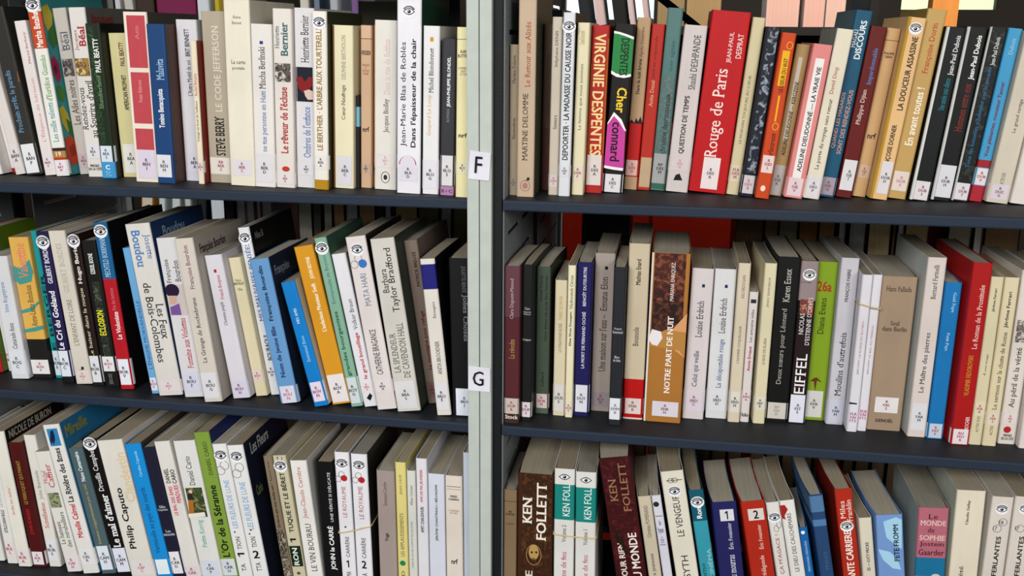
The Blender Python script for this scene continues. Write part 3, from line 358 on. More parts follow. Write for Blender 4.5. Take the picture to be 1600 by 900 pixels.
thick red spine with eye sticker, white capitals||c-8|1317 1346 0 1303 1330 766|b5331e|t 783 810 .35 .3 f0dcd0 ~Miles;t 782 815 .72 .3 f0dcd0 ~Franklin;e 823;T 830 905 .5 .42 f4e8e0 ANTE CARRIERE;S 8c2616
narrow white spine with small bold capitals||c-8|1349 1371 0 1341 1361 811|dcd4c3|T 848 892 .5 .24 222 ES — LUCY FRICKE
light blue spine with paler cloud shapes||c-8|1372 1414 0 1367 1410 806|7c9ed0|g a8d0e6 1380 815 1400 808 1409 812 1409 858 1400 852 1385 840;g a8d0e6 1372 858 1390 862 1402 872 1408 890 1395 888 1380 875;T 820 877 .72 .2 1c1c1c PETE FROMM
pink spine over teal foot, quirky lettering|||1424 1474 0 1437 1482 794|b86f7e|h 803 811 .5 .3 3a1c24 ~Le;H 813 821 .5 .85 e0c0b8 ~MONDE;h 824 832 .45 .22 5a2430 de;H 836 844 .5 .85 e0c0b8 ~SOPHIE;h 846 855 .5 .8 4a1620 ~Jostein;h 858 867 .5 .85 4a1620 ~Gaarder;b 871 900 1f78a0;o d0c8c0 1458 902 8 7;S b0b8b0
broad cream spine with tiny slanted name|||1482 1528 0 1496 1541 767|e2d8c4|T 782 820 .45 .12 33302a Claudie Gallay;t 885 910 .4 .16 444 d'été;S c8ccc0
pinkish white spine, age circles, full view|||1534 1568 0 1551 1585 777|dad1c8|e 796;O 777 1558 826 7 7;O 777 1567 816 7 7;h 823 829 .3 .2 444 17;h 813 819 .55 .2 444 18;T 838 915 .5 .28 222 DÉFERLANTES
pinkish white spine, age circles, cut by frame|||1570 1604 0 1587 1622 777|dad1c8|e 796;O 777 1594 826 7 7;h 823 829 .25 .2 444 17;T 838 915 .5 .28 222 DÉFERLANTES
'''
# ---------------------------------------------------------------- lettering
BOOKS = []; rows = []
for line in DATA.strip().split('\n'):
    if line[0] == '#': rows.append(line[1:].split(' ', 1)); BOOKS.append([]); continue
    p = line.split('|', 5)
    if len(p) == 5: p.append('')
    g = p[3].split('|')[0]
    BOOKS[-1].append(dict(desc=p[0], lab=p[1], flags=p[2], geo=[float(t) for t in p[3].split()], col=p[4], el=[t.strip() for t in p[5].split(';') if t.strip()]))
TXT = {}
def serif(vs, fs, bold):
    """slab feet on the flat ends of upright strokes turn the plain letters into roman ones"""
    cnt = {}
    for f in fs:
        for i in range(len(f)):
            a, b = f[i], f[(i+1) % len(f)]; q = (min(a, b), max(a, b)); cnt[q] = cnt.get(q, 0)+1
    vs = list(vs); fs = list(fs); lo, hi = (.06, .24) if bold else (.05, .17); h = .04; g = .06
    # direction of the letter body beside each end
    top = {}
    for f in fs:
        for i in range(len(f)):
            a, b = f[i], f[(i+1) % len(f)]; top[(min(a, b), max(a, b))] = sum(vs[j][1] for j in f)/len(f)
    for (a, b), n in list(cnt.items()):
        if n != 1: continue
        (x0, y0), (x1, y1) = vs[a], vs[b]
        if abs(y0-y1) < .003 and lo < abs(x1-x0) < hi:
            s = h if top[(a, b)] > y0 else -h
            l, r = min(x0, x1)-g, max(x0, x1)+g; m = len(vs)
            vs += [(l, y0, .000012), (r, y0, .000012), (r, y0+s, .000012), (l, y0+s, .000012)]; fs.append((m, m+1, m+2, m+3))
    return vs, fs
def want(s, bold):
    sf = s[0] == '~'; k = (s, bold, sf); s = s[1:] if sf else s
    if k not in TXT:
        c = bpy.data.curves.new('t', 'FONT'); c.body = s; c.resolution_u = 2; c.offset = 0
        c.align_x = 'CENTER'; c.space_line = .95
        o = bpy.data.objects.new('t', c); COL.objects.link(o); TXT[k] = o
def parse_text(e):
    t = e.split(' ', 6); k = t[0]
    if k in 'tTdD': return k, float(t[1]), float(t[2]), float(t[3]), float(t[4]), t[5], t[6]
    return k, float(t[1]), float(t[2]), float(t[3]), float(t[4]), t[5], t[6].replace('/', '\n')
for R_ in BOOKS:
    for b in R_:
        for e in b['el']:
            if e[0] in 'tTdDhH' and e[1] == ' ': q = parse_text(e); want(q[6], q[0] in 'TDH')
            if e[:2] == 'l ': want('~'+e.split(' ', 7)[7].replace('/', '\n'), True)
            if e[:2] == 's ': want(e.split(' ', 6)[6], True)
for s_ in '12': want(s_, True)
for s_ in 'FG': want('~'+s_, False)
bpy.context.view_layer.update()
dg = bpy.context.evaluated_depsgraph_get(); GL = {}
for k, o in TXT.items():
    me = bpy.data.meshes.new_from_object(o.evaluated_get(dg))
    vs = [(v.co.x, v.co.y) for v in me.vertices]; fs = [tuple(p.vertices) for p in me.polygons]
    if k[1] == k[2]: vs, fs = serif(vs, fs, False)
    n0 = len(vs); v0, f0 = list(vs), list(fs); vs, fs = [], []
    for j, (dx, dy) in enumerate(((-.021, -.012), (.021, .012), (.021, -.012), (-.021, .012)) if k[1] else ((-.005, 0), (.005, 0))):
        vs += [(v[0]+dx, v[1]+dy, (v[2] if len(v) > 2 else 0)+j*.00003) for v in v0]; fs += [tuple(q+j*n0 for q in f) for f in f0]
    if vs:
        xs = [v[0] for v in vs]; ys = [v[1] for v in vs]
        cx, cy, sx, sy = (min(xs)+max(xs))/2, (min(ys)+max(ys))/2, max(xs)-min(xs) or 1, max(ys)-min(ys) or 1
        GL[k] = ([((v[0]-cx)/sx, (v[1]-cy)/sy, v[2]) for v in vs], fs, sx/sy)
    else: GL[k] = ([], [], 1)
    bpy.data.meshes.remove(me)
    if k[0] == '1': GL[k] = ([(x/.6-.5, y-.5, 0) for x, y in ((.26, 0), (.44, 0), (.44, 1), (.28, 1), (.02, .82), (.02, .66), (.26, .78))], [(0, 1, 2, 3, 6), (3, 4, 5, 6)], .6)
for o in list(TXT.values()):
    c = o.data; bpy.data.objects.remove(o); bpy.data.curves.remove(c)
# ---------------------------------------------------------------- book geometry
def ellipse(cx, cz, rx, rz, n=18): return [(cx+rx*math.cos(2*math.pi*k/n), cz+rz*math.sin(2*math.pi*k/n)) for k in range(n)]
PAGES = [mat(h, 'pages') for h in ('a89e8a', 'b0a898', '9c907a', '989284')]
class Book:
    def __init__(s, d, zs, shelf):
        s.d = d; s.zs = zs; xb0, xb1, yb, xt0, xt1, yt = d['geo']
        if 'Y' in d: s.Y = d['Y']
        elif yb == 0: s.Y = .014; yb = 900; d['geo'][2] = 900
        else: s.Y = min(.115, max(.008, atz((xb0+xb1)/2, yb, zs).y))
        s.yb, s.yt = yb, yt
        A, B, C, D = (at(x, y, s.Y) for x, y in ((xb0, yb), (xb1, yb), (xt0, yt), (xt1, yt)))
        cb, ct = (A+B)/2, (C+D)/2; H = ct.z-zs
        sl = (ct.x-cb.x)/(ct.z-cb.z); cbx = ct.x-sl*H
        s.H = H; s.c0 = cbx; s.c1 = ct.x; s.w = max(.0045, ((B-A).x+(D-C).x)/2*math.cos(math.atan(sl)))
        s.orig = (s.c0, s.c1); s.cs = float(d['flags'][1:])/1000 if d['flags'][:1] == 'c' else 0.0
    def cx(s, h): return s.c0+(s.c1-s.c0)*h/s.H
def relax(row, lo, hi):
    for it in range(80):
        for a, b in zip(row, row[1:]):
            hm = min(a.H, b.H)
            for h in (0.0, hm):
                ov = a.cx(h)+a.w/2*1.01-(b.cx(h)-b.w/2*1.01)+.0008+max(0, a.cs-b.cs)*.8
                if ov > 0:
                    if ov > .0015 and it > 3: a.w -= ov*.04; b.w -= ov*.04
                    if h == 0: a.c0 -= ov/2; b.c0 += ov/2
                    else: a.c1 -= ov/2*a.H/hm*.9; b.c1 += ov/2*b.H/hm*.9
        if lo is not None:
            a = row[0]
            for nm in ('c0', 'c1'):
                if getattr(a, nm)-a.w/2 < lo: setattr(a, nm, lo+a.w/2)
        if hi is not None:
            a = row[-1]
            for nm in ('c0', 'c1'):
                if getattr(a, nm)+a.w/2 > hi: setattr(a, nm, hi-a.w/2)
def build(b, label, group, fore=False, simple=False):
    d = b.d; W = b.w; H = b.H; hw = W/2
    th = math.atan((b.c1-b.c0)/H); L = H/math.cos(th)*1.0
    D = min(.150, max(.105, .64*L)); D = d.get('D', min(D, .292-b.Y))
    cs = float(d['flags'][1:])/1000 if d['flags'][:1] == 'c' else 0.0
    lift = hw*abs(math.sin(th))+max(0, cs*math.sin(th)); L -= hw*abs(math.sin(th))
    if fore: base = Vector((b.c0, b.Y+D, b.zs+lift+.0005))
    else: base = Vector((b.c0, b.Y, b.zs+lift+.0005))
    e = empty('book', base, label, 'book', group)
    e.rotation_euler = (0, th, 0)
    if fore: e.matrix_world = Matrix.Translation(base) @ Matrix.Rotation(th, 4, 'Y') @ Matrix.Rotation(math.pi, 4, 'Z')
    ot = math.atan((b.orig[1]-b.orig[0])/H); oc = Vector((b.orig[0], b.Y, b.zs+lift+.0005))
    def loc(px, py):                       # photo point on the spine plane -> local (x, z)
        p = at(px, py, b.Y)-oc
        return p.x*math.cos(ot)-p.z*math.sin(ot), p.x*math.sin(ot)+p.z*math.cos(ot)
    gx = d['geo']; yb, yt = b.yb, b.yt
    def mid(y):
        v = (y-yt)/(yb-yt); l = gx[3]+(gx[0]-gx[3])*v; r = gx[4]+(gx[1]-gx[4])*v; return (l+r)/2
    def zy(y): return max(0, min(L, loc(mid(y), y)[1]))
    px_m = (at(800, 450, b.Y)-CAM).length/F*1.0
    px_m = (at(mid(yt)+10, (yt+yb)/2, b.Y)-at(mid(yt)-10, (yt+yb)/2, b.Y)).length/20
    rc = min(.0026, W*.22)
    def fy(x):
        a = min(abs(x), hw)-(hw-rc)
        return 0 if a <= 0 else rc-math.sqrt(max(0, rc*rc-a*a))
    # outline
    def sx(y): return cs*(y/D)**2 if cs > 0 else cs*(1-(1-y/D)**2)
    out = []; nb = 3
    for k in range(nb, 0, -1): y = rc+(D-rc)*k/nb; out.append((-hw+sx(y), y))
    for k in range(4): t = math.radians(180+k*30); out.append((-hw+rc+rc*math.cos(t), rc+rc*math.sin(t)))
    for k in range(4): t = math.radians(270+k*30); out.append((hw-rc+rc*math.cos(t), rc+rc*math.sin(t)))
    for k in range(1, nb+1): y = rc+(D-rc)*k/nb; out.append((hw+sx(y), y))
    t_ = min(.0008, W*.12); n = len(out)
    inn = []
    for i, (x, y) in enumerate(out):
        if i < nb: inn.append((x+t_, y))
        elif i >= n-nb: inn.append((x-t_, y))
        else: inn.append((x*(hw-t_)/hw, y+t_))
    base_m = mat(d['col']); side = None; sidepic = None; segs = []
    for q in d['el']:
        t = q.split(' ')
        if t[0] == 'S': side = mat(t[1])
        if t[0] == 'P': sidepic = mat(t[1], 'pic', t[2], t[3], '38')
        if t[0] == 'b' and len(t) == 4:
            z1, z0 = zy(float(t[1])), zy(float(t[2]))
            if z1-z0 > .0004: segs.append((z0, z1, mat(t[3])))
    zs = sorted({0, L}|{z for s in segs for z in s[:2]})
    zz = [zs[0]]
    for z in zs[1:]:
        if z-zz[-1] > .0003: zz.append(z)
    zz[-1] = L
    m = MB()
    for a, c in zip(zz, zz[1:]):
        mm = base_m; mz = (a+c)/2
        for s0, s1, sm in segs:
            if s0 <= mz <= s1: mm = sm
        for i in range(n-1):
            (x0, y0), (x1, y1) = out[i], out[i+1]
            mq = mm
            if i < nb or i >= n-1-nb:
                if sidepic: mq = sidepic
                elif side: mq = side
            m.add([(x0, y0, a), (x1, y1, a), (x1, y1, c), (x0, y0, c)], [(0, 1, 2, 3)], mq)
    for i in range(n-1):
        o0, o1, i0, i1 = out[i], out[i+1], inn[i], inn[i+1]
        m.add([(*i1, 0), (*i0, 0), (*i0, L), (*i1, L)], [(0, 1, 2, 3)], base_m)
        mt = side or base_m if (i < nb or i >= n-1-nb) else base_m
        m.add([(*o0, L), (*o1, L), (*i1, L), (*i0, L)], [(0, 1, 2, 3)], mt)
        m.add([(*o1, 0), (*o0, 0), (*i0, 0), (*i1, 0)], [(0, 1, 2, 3)], mt)
    for i, s in ((0, 1), (n-1, -1)):
        o0, i0 = out[i], inn[i]; q = [(*o0, 0), (*o0, L), (*i0, L), (*i0, 0)]
        m.add(q if s > 0 else q[::-1], [(0, 1, 2, 3)], side or base_m)
    m.link('cover', e)
    # page block, curved like its cover
    m = MB(); pm = PAGES[hash_(label) % len(PAGES)]; y0 = t_+.0004; nn = 4; z0, z1 = .0006, L-.0009
    ys = [y0+(D-.002-y0)*k/nn for k in range(nn+1)]; wp = hw-t_-.0002
    lf = [(-wp+sx(y), y) for y in ys]; rg = [(wp+sx(y), y) for y in ys]
    lf[0] = (-wp+rc*.6, ys[0]); rg[0] = (wp-rc*.6, ys[0])
    lp = lf+rg[::-1]; k2 = len(lp)
    m.add([(*p, z) for z in (z0, z1) for p in lp], [(k, k2+k, k2+(k+1) % k2, (k+1) % k2) for k in range(k2)]+[tuple(range(k2)), tuple(range(k2, 2*k2))[::-1]], pm)
    m.link('page_block', e)
    if simple: return e
    # prints
    art, let, eye, sid = MB(), MB(), MB(), MB(); labs = []
    lay = [0]
    def off(): lay[0] += 1; return .00008+.00005*lay[0]
    def flat(mb, pts, m_, of=None):
        of = of or off(); mb.add([(max(-hw, min(hw, x)), -of, z) for x, z in pts], [tuple(range(len(pts)))], m_)
    def text(mb, s_, bold, cx, cz, ln, ht, dr, m_, of=None):
        vs, fs, asp = GL[(s_, bold, s_[0] == '~')]
        if not vs: return
        of = of or off()
        if dr == 'u': P = [(cx-y*ht, cz+x*ln, q) for x, y, q in vs]
        elif dr == 'd': P = [(cx+y*ht, cz-x*ln, q) for x, y, q in vs]
        else: P = [(cx+x*ln, cz+y*ht, q) for x, y, q in vs]
        mb.add([(x, fy(x)-of-q, z) for x, z, q in P], fs, m_)
    def grid(mb, x0, x1, z0, z1, m_, of, wrap=False):
        xs = [x0+(x1-x0)*k/8 for k in range(9)]
        P = [(x, fy(x)-of) for x in xs]
        if wrap: P = [(-hw-of, rc+.004), (-hw-of, rc)]+P[1:-1]+[(hw+of, rc), (hw+of, rc+.004)]
        k = len(P); mb.add([(*p, z) for z in (z0, z1) for p in P], [(i, i+1, k+i+1, k+i) for i in range(k-1)], m_)
    for q in d['el']:
        k = q[0]
        if q[1] != ' ': continue
        if k in 'tTdDhH':
            kk, a, c, u, ww, cl, s_ = parse_text(q)
            za, zc = zy(a), zy(c); cz = (za+zc)/2; ln = abs(za-zc)
            let = MB()
            if kk in 'hH': text(let, s_, kk == 'H', (u-.5)*W, cz, ww*W, ln, 'h', mat(cl, 'ink'))
            else: text(let, s_, kk in 'TD', (u-.5)*W, cz, ln, ww*W, 'u' if kk in 'tT' else 'd', mat(cl, 'ink'))
            let.link('spine_lettering', e)
        elif k == 'b':
            t = q.split(' ')
            if len(t) > 4:
                art2 = MB(); grid(art2, (float(t[4])-.5)*W, (float(t[5])-.5)*W, zy(float(t[2])), zy(float(t[1])), mat(t[3], 'paper'), off()); art2.link('colour_panel', e)
        elif k == 'p':
            t = q.split(' '); art2 = MB(); grid(art2, (float(t[3])-.5)*W, (float(t[4])-.5)*W, zy(float(t[2])), zy(float(t[1])), mat(t[5], 'pic', t[6], t[7]), off()); art2.link('spine_picture', e)
        elif k == 'g':
            t = q.split(' '); v = [float(x) for x in t[2:]]
            flat(art, [loc(v[i], v[i+1]) for i in range(0, len(v), 2)], mat(t[1], 'ink'))
        elif k in 'oO':
            t = q.split(' '); x, z = loc(float(t[2]), float(t[3])); rx, rz = float(t[4])*px_m, float(t[5])*px_m
            x = max(-hw+rx*.8, min(hw-rx*.8, x))
            if k == 'o': flat(art, ellipse(x, z, rx, rz), mat(t[1], 'ink'))
            else:
                A = ellipse(x, z, rx, rz); B = ellipse(x, z, rx-.9*px_m, rz-.9*px_m); of = off()
                art.add([(max(-hw, min(hw, p[0])), -of, p[1]) for p in A+B], [(i, (i+1) % 18, 18+(i+1) % 18, 18+i) for i in range(18)], mat(t[1], 'ink'))
        elif k == 'l':
            t = q.split(' ', 7); a, c, u0_, u1_ = (float(x) for x in t[1:5]); z1, z0 = zy(a), zy(c)
            of = off()+.0001; mb = MB(); x0, x1 = (u0_-.5)*W, (u1_-.5)*W
            grid(mb, x0, x1, z0, z1, mat(t[5], 'paper'), of, u0_ <= .001 and u1_ >= .999)
            lo = mb.link('call_number_label', e)
            s_ = t[7].replace('/', '\n'); nl = s_.count('\n')+1
            if s_ != '.':
                dg_ = s_ in '12'; asp = GL[(s_, True, False) if dg_ else ('~'+s_, True, True)][2]; ht = min((z1-z0)*.62, px_m*5.6*nl); ln = min(ht*asp*1.05, (x1-x0)*.8)
                if dg_: ht = (z1-z0)*.72; ln = ht*(.45 if s_ == '1' else .55)
                lm = MB(); text(lm, s_ if dg_ else '~'+s_, True, (x0+x1)/2, (z0+z1)/2, ln, ht, 'h', mat(t[6], 'ink'), of+.0001)
                if lo: lm.link('call_number', lo)
        elif k in 'eq':
            y = float(q.split(' ')[1]); cz = zy(y); s = px_m*10; BK, WH = mat('161616', 'ink'), mat('ececf0', 'paper')
            sxx = min(s*1.05, hw*1.12); kx = sxx/(s*1.05); of = off()
            def E(pts, m_):
                nonlocal of
                of += .00005
                eye.add([(x*kx, -of-.0001, z+cz) for x, z in pts], [tuple(range(len(pts)))], m_)
            if k == 'e': E(ellipse(0, .05*s, 1.05*s, .98*s), WH)
            def alm(a, h1, h2, n=9):
                return [(-a+2*a*i/n, h1*math.sin(math.pi*i/n)) for i in range(n+1)]+[(a-2*a*i/n, -h2*math.sin(math.pi*i/n)) for i in range(1, n)]
            E(alm(.92*s, .5*s, .5*s), BK); E(alm(.74*s, .36*s, .36*s), WH); E(ellipse(0, 0, .27*s, .27*s), BK); E(ellipse(-.09*s, .1*s, .08*s, .08*s, 8), WH)
            if k == 'e':
                for i in range(9):
                    t = math.radians(150-15*i); c_, s__ = math.cos(t), math.sin(t); r1, r2 = .6*s, .86*s; nx, nz = -s__*.07*s, c_*.07*s
                    E([(c_*r1*1.15+nx, s__*r1+nz), (c_*r2*1.15+nx, s__*r2+nz), (c_*r2*1.15-nx, s__*r2-nz), (c_*r1*1.15-nx, s__*r1-nz)], BK)
        elif k == 'G':
            t = q.split(' '); v = [float(x)/1000 for x in t[2:]]; lay[0] += 1
            gm = MB(); gm.add([(hw+.0003+.00003*lay[0]+sx(v[i]), v[i]+rc, L-v[i+1]) for i in range(0, len(v), 2)], [tuple(range(len(v)//2))], mat(t[1], 'ink')); gm.link('cover_motif', e)
        elif k == 's':
            t = q.split(' ', 6); z1, z0, a, c = (float(x)/1000 for x in t[1:5]); vs, fs, asp = GL[(t[6], True, t[6][0] == '~')]
            sid.add([(hw+.0003+q+sx((a+c)/2+x*(c-a)), (a+c)/2+x*(c-a), L-(z0+z1)/2+y*(z0-z1)) for x, y, q in vs], fs, mat(t[5], 'ink'))
    art.link('spine_artwork', e); eye.link('eye_sticker', e); sid.link('cover_lettering', e)
    return e
def hash_(s): return sum(ord(c)*(i+3) for i, c in enumerate(s))
SHELF = []
PL = XP-pw; PR = XR
for i, (R_, (num, rname)) in enumerate(zip(BOOKS, rows)):
    zs = ZS[i//2]; row = [Book(d, zs, i) for d in R_]
    relax(row, PR+.002 if i % 2 else None, None if i % 2 else XP-.0015)
    SHELF.append(row)
    for b in row:
        d = b.d; lab = 'book, '+d['desc']
        if d['lab']: lab += ', labelled '+d['lab']
        lab += ', '+rname+' shelf'
        build(b, lab, 'books on the '+rname+' shelf')
# ---------------------------------------------------------------- cards on the post
def card(ch, x0, x1, y0, y1, tilt, label, cut):
    Yc = -.0068
    A, B = at(x0, (y0+y1)/2, Yc), at(x1, (y0+y1)/2, Yc); T, D_ = at((x0+x1)/2, y0, Yc), at((x0+x1)/2, y1, Yc)
    c = (A+B)/2; c.z = (T.z+D_.z)/2; w2, h2 = (B.x-A.x)/2, (T.z-D_.z)/2
    m = MB(); P = []
    n = 6
    for k in range(n+1):
        z = -h2+2*h2*k/n; cr = -.0012*(k/n)**3
        P.append((-w2, cr, z)); P.append((w2, cr*1.6-.0006, z-.001*k/n))
    Q = [(p[0], p[1]-.0004, p[2]) for p in P]; k2 = len(P)
    fs = [(2*k, 2*k+1, 2*k+3, 2*k+2) for k in range(n)]
    m.add(Q+P, fs+[tuple(k2+j for j in f[::-1]) for f in fs]+[(0, k2, k2+1, 1), (2*n+1, k2+2*n+1, k2+2*n, 2*n)]+[(2*k, 2*k+2, k2+2*k+2, k2+2*k) for k in range(n)]+[(2*k+1, k2+2*k+1, k2+2*k+3, 2*k+3) for k in range(n)], mat('e2e0e8', 'paper'))
    o = m.link('letter_card', None); o.location = c; o.rotation_euler = (0, tilt, 0)
    tag(o, label, 'sign')
    vs, fs, a = GL[('~'+ch, False, True)]; lm = MB(); lh = h2*1.15; lw = lh*a*.8
    lm.add([(-.001+x*lw, -.0030-q, .001+z*lh) for x, z, q in vs], fs, mat('101012', 'ink')); lm.link('letter', o)
card('F', 733, 766, 236, 281, math.radians(4), 'white paper card with black letter F stuck on the cream post', 0)
card('G', 732, 766, 572, 611, math.radians(1), 'white paper card with black letter G stuck on the cream post', 0)
# ---------------------------------------------------------------- books of the rear rack, page edges towards us
def front_desc(px, rowi, used=set()):
    best = None
    for b in SHELF[rowi]:
        x = (b.d['geo'][3]+b.d['geo'][4])/2; k = (abs(x-px), b.d['desc'])
        if k[1] in used or b.d['geo'][5] < 0: continue
        if best is None or k < best: best = k
    used.add(best[1]); return best[1]
REAR = []
def rear(rowi, x0, x1, yref, tilt, H, cover, page, word, Y=.37, base=None, group='books on the rear rack'):
    zs = ZS[rowi//2] if base is None else base
    a, b_ = at(x0, yref, Y), at(x1, yref, Y); w_ = b_.x-a.x; zc = a.z; sl = math.tan(math.radians(tilt))
    o = Book.__new__(Book); o.Y = Y; o.zs = zs; o.H = H; o.w = max(.005, w_-.0008); o.yb, o.yt = 900, 0
    cx = (a.x+b_.x)/2; o.c0 = cx-(zc-zs)*sl; o.c1 = o.c0+H*sl; o.orig = (o.c0, o.c1)
    o.d = dict(desc='', lab='', flags='', geo=[0, 10, 900, 0, 10, 0], col=cover, el=[], D=.14)
    fd = front_desc((x0+x1)/2, rowi)
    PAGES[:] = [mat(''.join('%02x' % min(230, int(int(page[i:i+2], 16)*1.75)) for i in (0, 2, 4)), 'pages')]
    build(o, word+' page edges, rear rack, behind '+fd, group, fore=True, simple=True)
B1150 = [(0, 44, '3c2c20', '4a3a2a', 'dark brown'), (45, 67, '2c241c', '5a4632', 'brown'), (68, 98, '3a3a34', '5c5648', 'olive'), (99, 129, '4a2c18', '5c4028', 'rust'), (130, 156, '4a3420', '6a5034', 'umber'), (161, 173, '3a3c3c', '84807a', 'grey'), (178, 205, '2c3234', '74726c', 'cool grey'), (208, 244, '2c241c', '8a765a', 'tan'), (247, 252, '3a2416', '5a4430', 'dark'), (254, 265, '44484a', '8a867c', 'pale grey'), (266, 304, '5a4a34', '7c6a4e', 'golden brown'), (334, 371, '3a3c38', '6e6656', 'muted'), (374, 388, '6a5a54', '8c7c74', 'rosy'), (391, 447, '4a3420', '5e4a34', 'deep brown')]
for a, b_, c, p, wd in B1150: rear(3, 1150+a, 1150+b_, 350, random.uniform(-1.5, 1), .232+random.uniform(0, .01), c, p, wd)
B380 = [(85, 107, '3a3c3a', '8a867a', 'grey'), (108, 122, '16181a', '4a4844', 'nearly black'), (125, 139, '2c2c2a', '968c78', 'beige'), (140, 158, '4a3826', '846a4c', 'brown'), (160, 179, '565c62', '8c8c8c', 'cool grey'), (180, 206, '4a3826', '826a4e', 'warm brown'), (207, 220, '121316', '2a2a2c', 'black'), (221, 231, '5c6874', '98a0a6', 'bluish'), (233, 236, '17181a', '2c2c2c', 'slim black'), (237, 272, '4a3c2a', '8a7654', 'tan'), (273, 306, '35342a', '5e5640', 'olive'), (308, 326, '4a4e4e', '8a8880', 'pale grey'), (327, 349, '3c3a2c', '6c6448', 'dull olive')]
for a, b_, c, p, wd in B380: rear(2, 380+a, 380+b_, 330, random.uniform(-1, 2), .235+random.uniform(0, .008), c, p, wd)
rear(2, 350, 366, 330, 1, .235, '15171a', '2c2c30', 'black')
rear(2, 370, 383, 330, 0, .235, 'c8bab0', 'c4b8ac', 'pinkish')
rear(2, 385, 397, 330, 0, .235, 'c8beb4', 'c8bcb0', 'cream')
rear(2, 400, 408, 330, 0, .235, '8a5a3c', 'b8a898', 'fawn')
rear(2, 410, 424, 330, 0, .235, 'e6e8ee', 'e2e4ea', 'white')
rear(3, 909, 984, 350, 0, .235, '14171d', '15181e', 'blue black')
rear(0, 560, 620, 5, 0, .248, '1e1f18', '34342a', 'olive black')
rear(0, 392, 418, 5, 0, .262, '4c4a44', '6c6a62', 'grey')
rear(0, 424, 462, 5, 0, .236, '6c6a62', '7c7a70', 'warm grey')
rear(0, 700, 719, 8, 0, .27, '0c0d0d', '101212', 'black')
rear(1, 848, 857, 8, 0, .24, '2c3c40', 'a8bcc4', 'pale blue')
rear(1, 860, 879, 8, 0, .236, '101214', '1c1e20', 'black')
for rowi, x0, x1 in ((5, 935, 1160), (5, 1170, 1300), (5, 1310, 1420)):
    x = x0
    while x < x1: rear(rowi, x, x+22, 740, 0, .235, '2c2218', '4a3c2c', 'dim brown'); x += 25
# ---------------------------------------------------------------- the shelf beyond, seen in the gaps
YF = 1.5
FARSET = [  # px0, px1, bottom y, tilt, cover, pages, words
 (0, 1197, 1250, 28, 0, 'e8d0c8', 'f4c4b0', 'salmon page edges of wide book on far shelf behind cream capitals spine'),
 (0, 1257, 1290, 24, 0, 'ecdcd4', 'f4c0ac', 'salmon page edges of second wide book on far shelf'),
 (0, 1293, 1324, 7, 0, 'ecdcd4', 'f4c8b4', 'short salmon page edges of third book on far shelf'),
 (0, 904, 927, 35, -9, '1c1c20', '26262a', 'black book tilting on far shelf above the narrow cream spine'),
 (0, 929, 949, 36, -9, 'd8c8c8', 'd8bcb8', 'pale pink page edges tilting on far shelf above red spine'),
 (0, 956, 984, 38, -9, '1e1a14', '24201a', 'dark brown book tilting on far shelf above torn strips spine'),
 (0, 984, 995, 22, -9, 'd8c8c8', 'dcc0bc', 'narrow pale pink page edges on far shelf, right of the dark book'),
 (0, 1006, 1018, 28, -9, 'd0c0c0', 'd4b8b4', 'smallest pale pink page edges on far shelf, above tan spine'),
 (0, 1026, 1070, 24, 0, '8a7450', 'a88e66', 'tan box-like book on far shelf behind grey teal spine'),
 (0, 1072, 1128, 13, 0, 'a88c60', 'b89a6c', 'broad light tan book on far shelf left of thick red spine'),
 (0, 99, 138, 9, 0, '4c7a3c', '6a9a50', 'leafy green book on far shelf above the two grey portrait spines'),
 (0, 142, 164, 12, 0, '5a6268', '70787c', 'grey book on far shelf, left of the white one'),
 (0, 167, 182, 9, 0, 'd8d8d4', 'e0e0dc', 'narrow white book on far shelf, upper left'),
 (0, 188, 206, 10, -4, 'c8c0b8', 'd8d4cc', 'white and red book tilting on far shelf, upper left'),
 (0, 207, 236, 14, 0, '3c3028', '4a3c30', 'brown book tilting on far shelf, upper left'),
 (0, 239, 302, 15, 0, '8c2456', '8a2c58', 'magenta wide book on far shelf above the blue spine'),
 (0, 304, 322, 17, 0, 'e4e8ee', 'e8ecf0', 'bright white book on far shelf beside the magenta one'),
 (0, 331, 338, 15, 0, 'd0b82a', 'd8c030', 'yellow slim book on far shelf left of tall cream spine'),
 (0, 465, 478, 9, 0, 'e0dccc', 'e8e4d4', 'cream small book on far shelf above leaf photo spine'),
 (0, 486, 496, 11, 0, '2c3c5a', '8a94a8', 'blue small book on far shelf above eye sticker spine'),
 (0, 512, 524, 11, 0, 'b8bcc0', 'c8ccd0', 'pale grey small book on far shelf, top left bay'),
 (0, 545, 556, 11, 0, '6a4a7a', '8a6a9a', 'violet small book on far shelf, top left bay'),
 (1, 213, 236, 322, 6, 'd8a050', 'e8dcc8', 'cream and orange book on lower far shelf, seen under left board'),
 (1, 242, 254, 322, 4, 'd8e0e0', 'e0e8e8', 'white book tilting on lower far shelf, left gap'),
 (1, 262, 278, 322, 5, 'e0e4e4', 'e4e8e8', 'white book tilting right on lower far shelf, left gap'),
 (1, 284, 293, 322, 0, 'c8ccc4', 'd8dcd4', 'off white slim book on lower far shelf, left gap'),
 (1, 300, 320, 322, 4, '14181c', '202428', 'black book tilting on lower far shelf, left gap'),
 (1, 325, 345, 322, 0, 'd8e4f0', 'e8f0f4', 'bluish white book upright on lower far shelf, left gap'),
]
m = MB(); fx0, fx1 = at(-150, 20, YF).x, at(1372, 20, YF).x
fe = empty('bookcase', (fx0, YF, -1.4), 'dark far bookcase glimpsed above the top row of books', 'bookcase')
for z in (.222, -.42): 
    m = MB(); m.box((0, 0, z-.02+1.4), (fx1-fx0, .3, z+1.4), mat('2c2620', 'metal')); m.link('shelf_board', fe)
m = MB(); m.box((0, .3, 0), (fx1-fx0, .32, 1.4+.222), mat('2a231c', 'metal')); m.link('back_panel', fe)
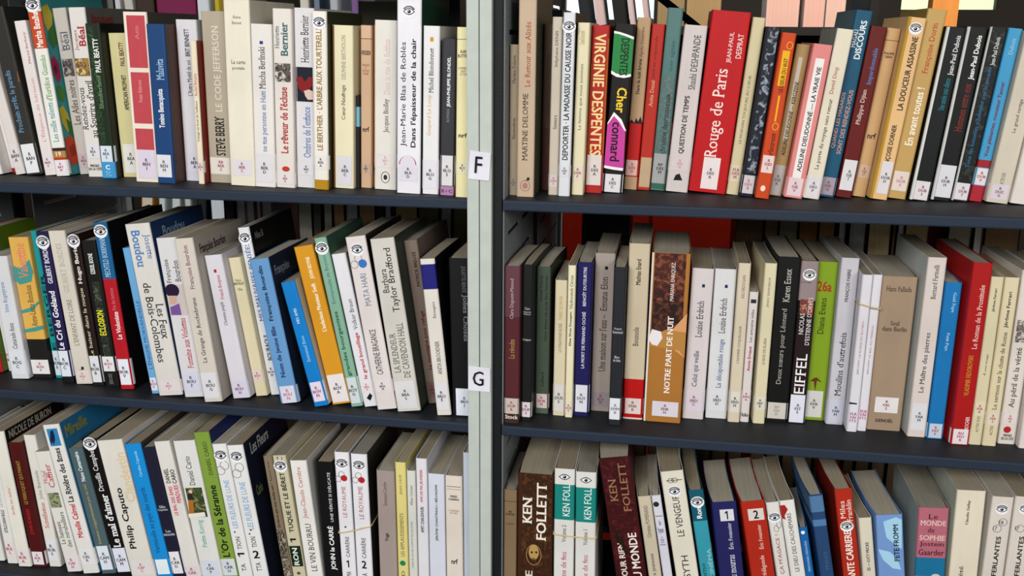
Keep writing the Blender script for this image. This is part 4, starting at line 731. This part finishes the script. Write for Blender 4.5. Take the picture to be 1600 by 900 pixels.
for xx in (0, fx1-fx0-.02):
    m = MB(); m.box((xx, 0, 0), (xx+.02, .3, 1.4+.55), mat('2a231c', 'metal')); m.link('side_panel', fe)
for lv, x0, x1, yb, tl, c, p, wd in FARSET:
    zb = .2222 if lv == 0 else -.4198
    A, B = at(x0, yb, YF), at(x1, yb, YF)
    o = Book.__new__(Book); o.Y = YF+.02; o.zs = zb; o.H = .24 if lv == 0 else .3; o.w = (B.x-A.x)*(.72 if tl else .97); o.yb, o.yt = 900, 0
    if lv == 0: o.zs = zb; 
    o.c0 = (A.x+B.x)/2-(A.z-zb)*math.tan(math.radians(tl)) if lv else (A.x+B.x)/2; o.c1 = o.c0+o.H*math.tan(math.radians(tl)); o.orig = (o.c0, o.c1)
    o.d = dict(desc='', lab='', flags='', geo=[0, 10, 900, 0, 10, 0], col=c, el=[], D=.16)
    PAGES[:] = [mat(p, 'pages')]
    build(o, wd, 'books on the far shelf', fore=True, simple=True)
# red cabinet beyond, brace bar, rubber bands
A, B = at(878, 360, 1.15), at(1158, 360, 1.15)
e = empty('cabinet', (A.x, 1.15, -1.4), 'red cabinet standing beyond the rear rack, seen under right board', 'cabinet')
m = MB(); m.box((0, 0, 0), (B.x-A.x, .25, 1.38), mat('a02412', 'cover')); m.link('body', e)
for k in range(2):
    w3 = (B.x-A.x)/2; m = MB(); m.box((k*w3+.004, -.012, .03), ((k+1)*w3-.004, -.001, 1.36), mat('b0280f', 'cover')); dr = m.link('door', e)
    m = MB(); m.box((k*w3+.03+(1-k)*(w3-.08), -.03, .8), (k*w3+.045+(1-k)*(w3-.08), -.012, .95), mat('888888', 'metal')); m.link('handle', dr)
p0, p1 = at(1034, -2, .62), at(1084, 38, .62)
d_ = (p1-p0); n_ = Vector((d_.z, 0, -d_.x)).normalized()*.0065
q0 = p0-d_*1.5; q1 = p1+d_*3
m = MB(); vs = []
for y in (.62, .626):
    for p in (q0-n_, q1-n_, q1+n_, q0+n_): vs.append((p.x, y, p.z))
m.add(vs, [(0, 1, 2, 3), (7, 6, 5, 4), (0, 4, 5, 1), (1, 5, 6, 2), (2, 6, 7, 3), (3, 7, 4, 0)], mat('0e0f10', 'metal'))
tag(m.link('brace_bar'), 'black diagonal brace bar crossing behind the grey teal spine', 'brace')
def band(pts, label, rad=.0009, col='cdb98a'):
    c = bpy.data.curves.new('rubber_band', 'CURVE'); c.dimensions = '3D'; c.bevel_depth = rad; c.bevel_resolution = 2
    s = c.splines.new('NURBS'); s.points.add(len(pts)-1); s.use_endpoint_u = True; s.order_u = 3; s.use_cyclic_u = True
    for i, p in enumerate(pts): s.points[i].co = (*p, 1)
    o = bpy.data.objects.new('rubber_band', c); COL.objects.link(o); bpy.context.view_layer.update()
    me = bpy.data.meshes.new_from_object(o.evaluated_get(bpy.context.evaluated_depsgraph_get())); bpy.data.objects.remove(o); bpy.data.curves.remove(c)
    me.materials.clear(); me.materials.append(mat(col, 'ink')); o = bpy.data.objects.new('rubber_band', me); COL.objects.link(o)
    tag(o, label, 'rubber band', 'rubber bands'); return o
def band_for(i, k0, k1, ys, label):
    a, b_ = SHELF[i][k0], SHELF[i][k1]; yf = min(a.Y, b_.Y)
    z0 = at(a.d['geo'][0], ys[0], yf).z; z1 = at(b_.d['geo'][1], ys[1], yf).z
    def X(b, z, s): return b.cx(z-b.zs)+s*(b.w/2+.0012)
    xa, xb = X(a, z0, -1), X(b_, z1, 1); f = yf-.0014; bk = max(a.Y, b_.Y)+.15
    pts = [(xa, bk, z0), (xa, f+.02, z0), (xa, f, z0), (xa+.004, f, z0), ((xa+xb)/2, f, (z0+z1)/2-.0008), (xb-.004, f, z1), (xb, f, z1), (xb, f+.02, z1+.001), (xb, bk, z1+.004)]
    band([(p[0], p[1], p[2]) for p in pts], label)
def idx(i, s):
    for k, b in enumerate(SHELF[i]):
        if b.d['desc'].startswith(s): return k
k = idx(3, 'left of the two white'); band_for(3, k, k+1, (474, 481), 'thin rubber band around the two white banded volumes, middle right shelf')
k = idx(4, 'white banded spine with number one'); band_for(4, k, k+1, (832, 823), 'cream rubber band around numbered white volumes, bottom left shelf')
k = idx(5, 'white spine, teal band, second'); band_for(5, k, k+1, (834, 841), 'thin rubber band around the two teal banded volumes')
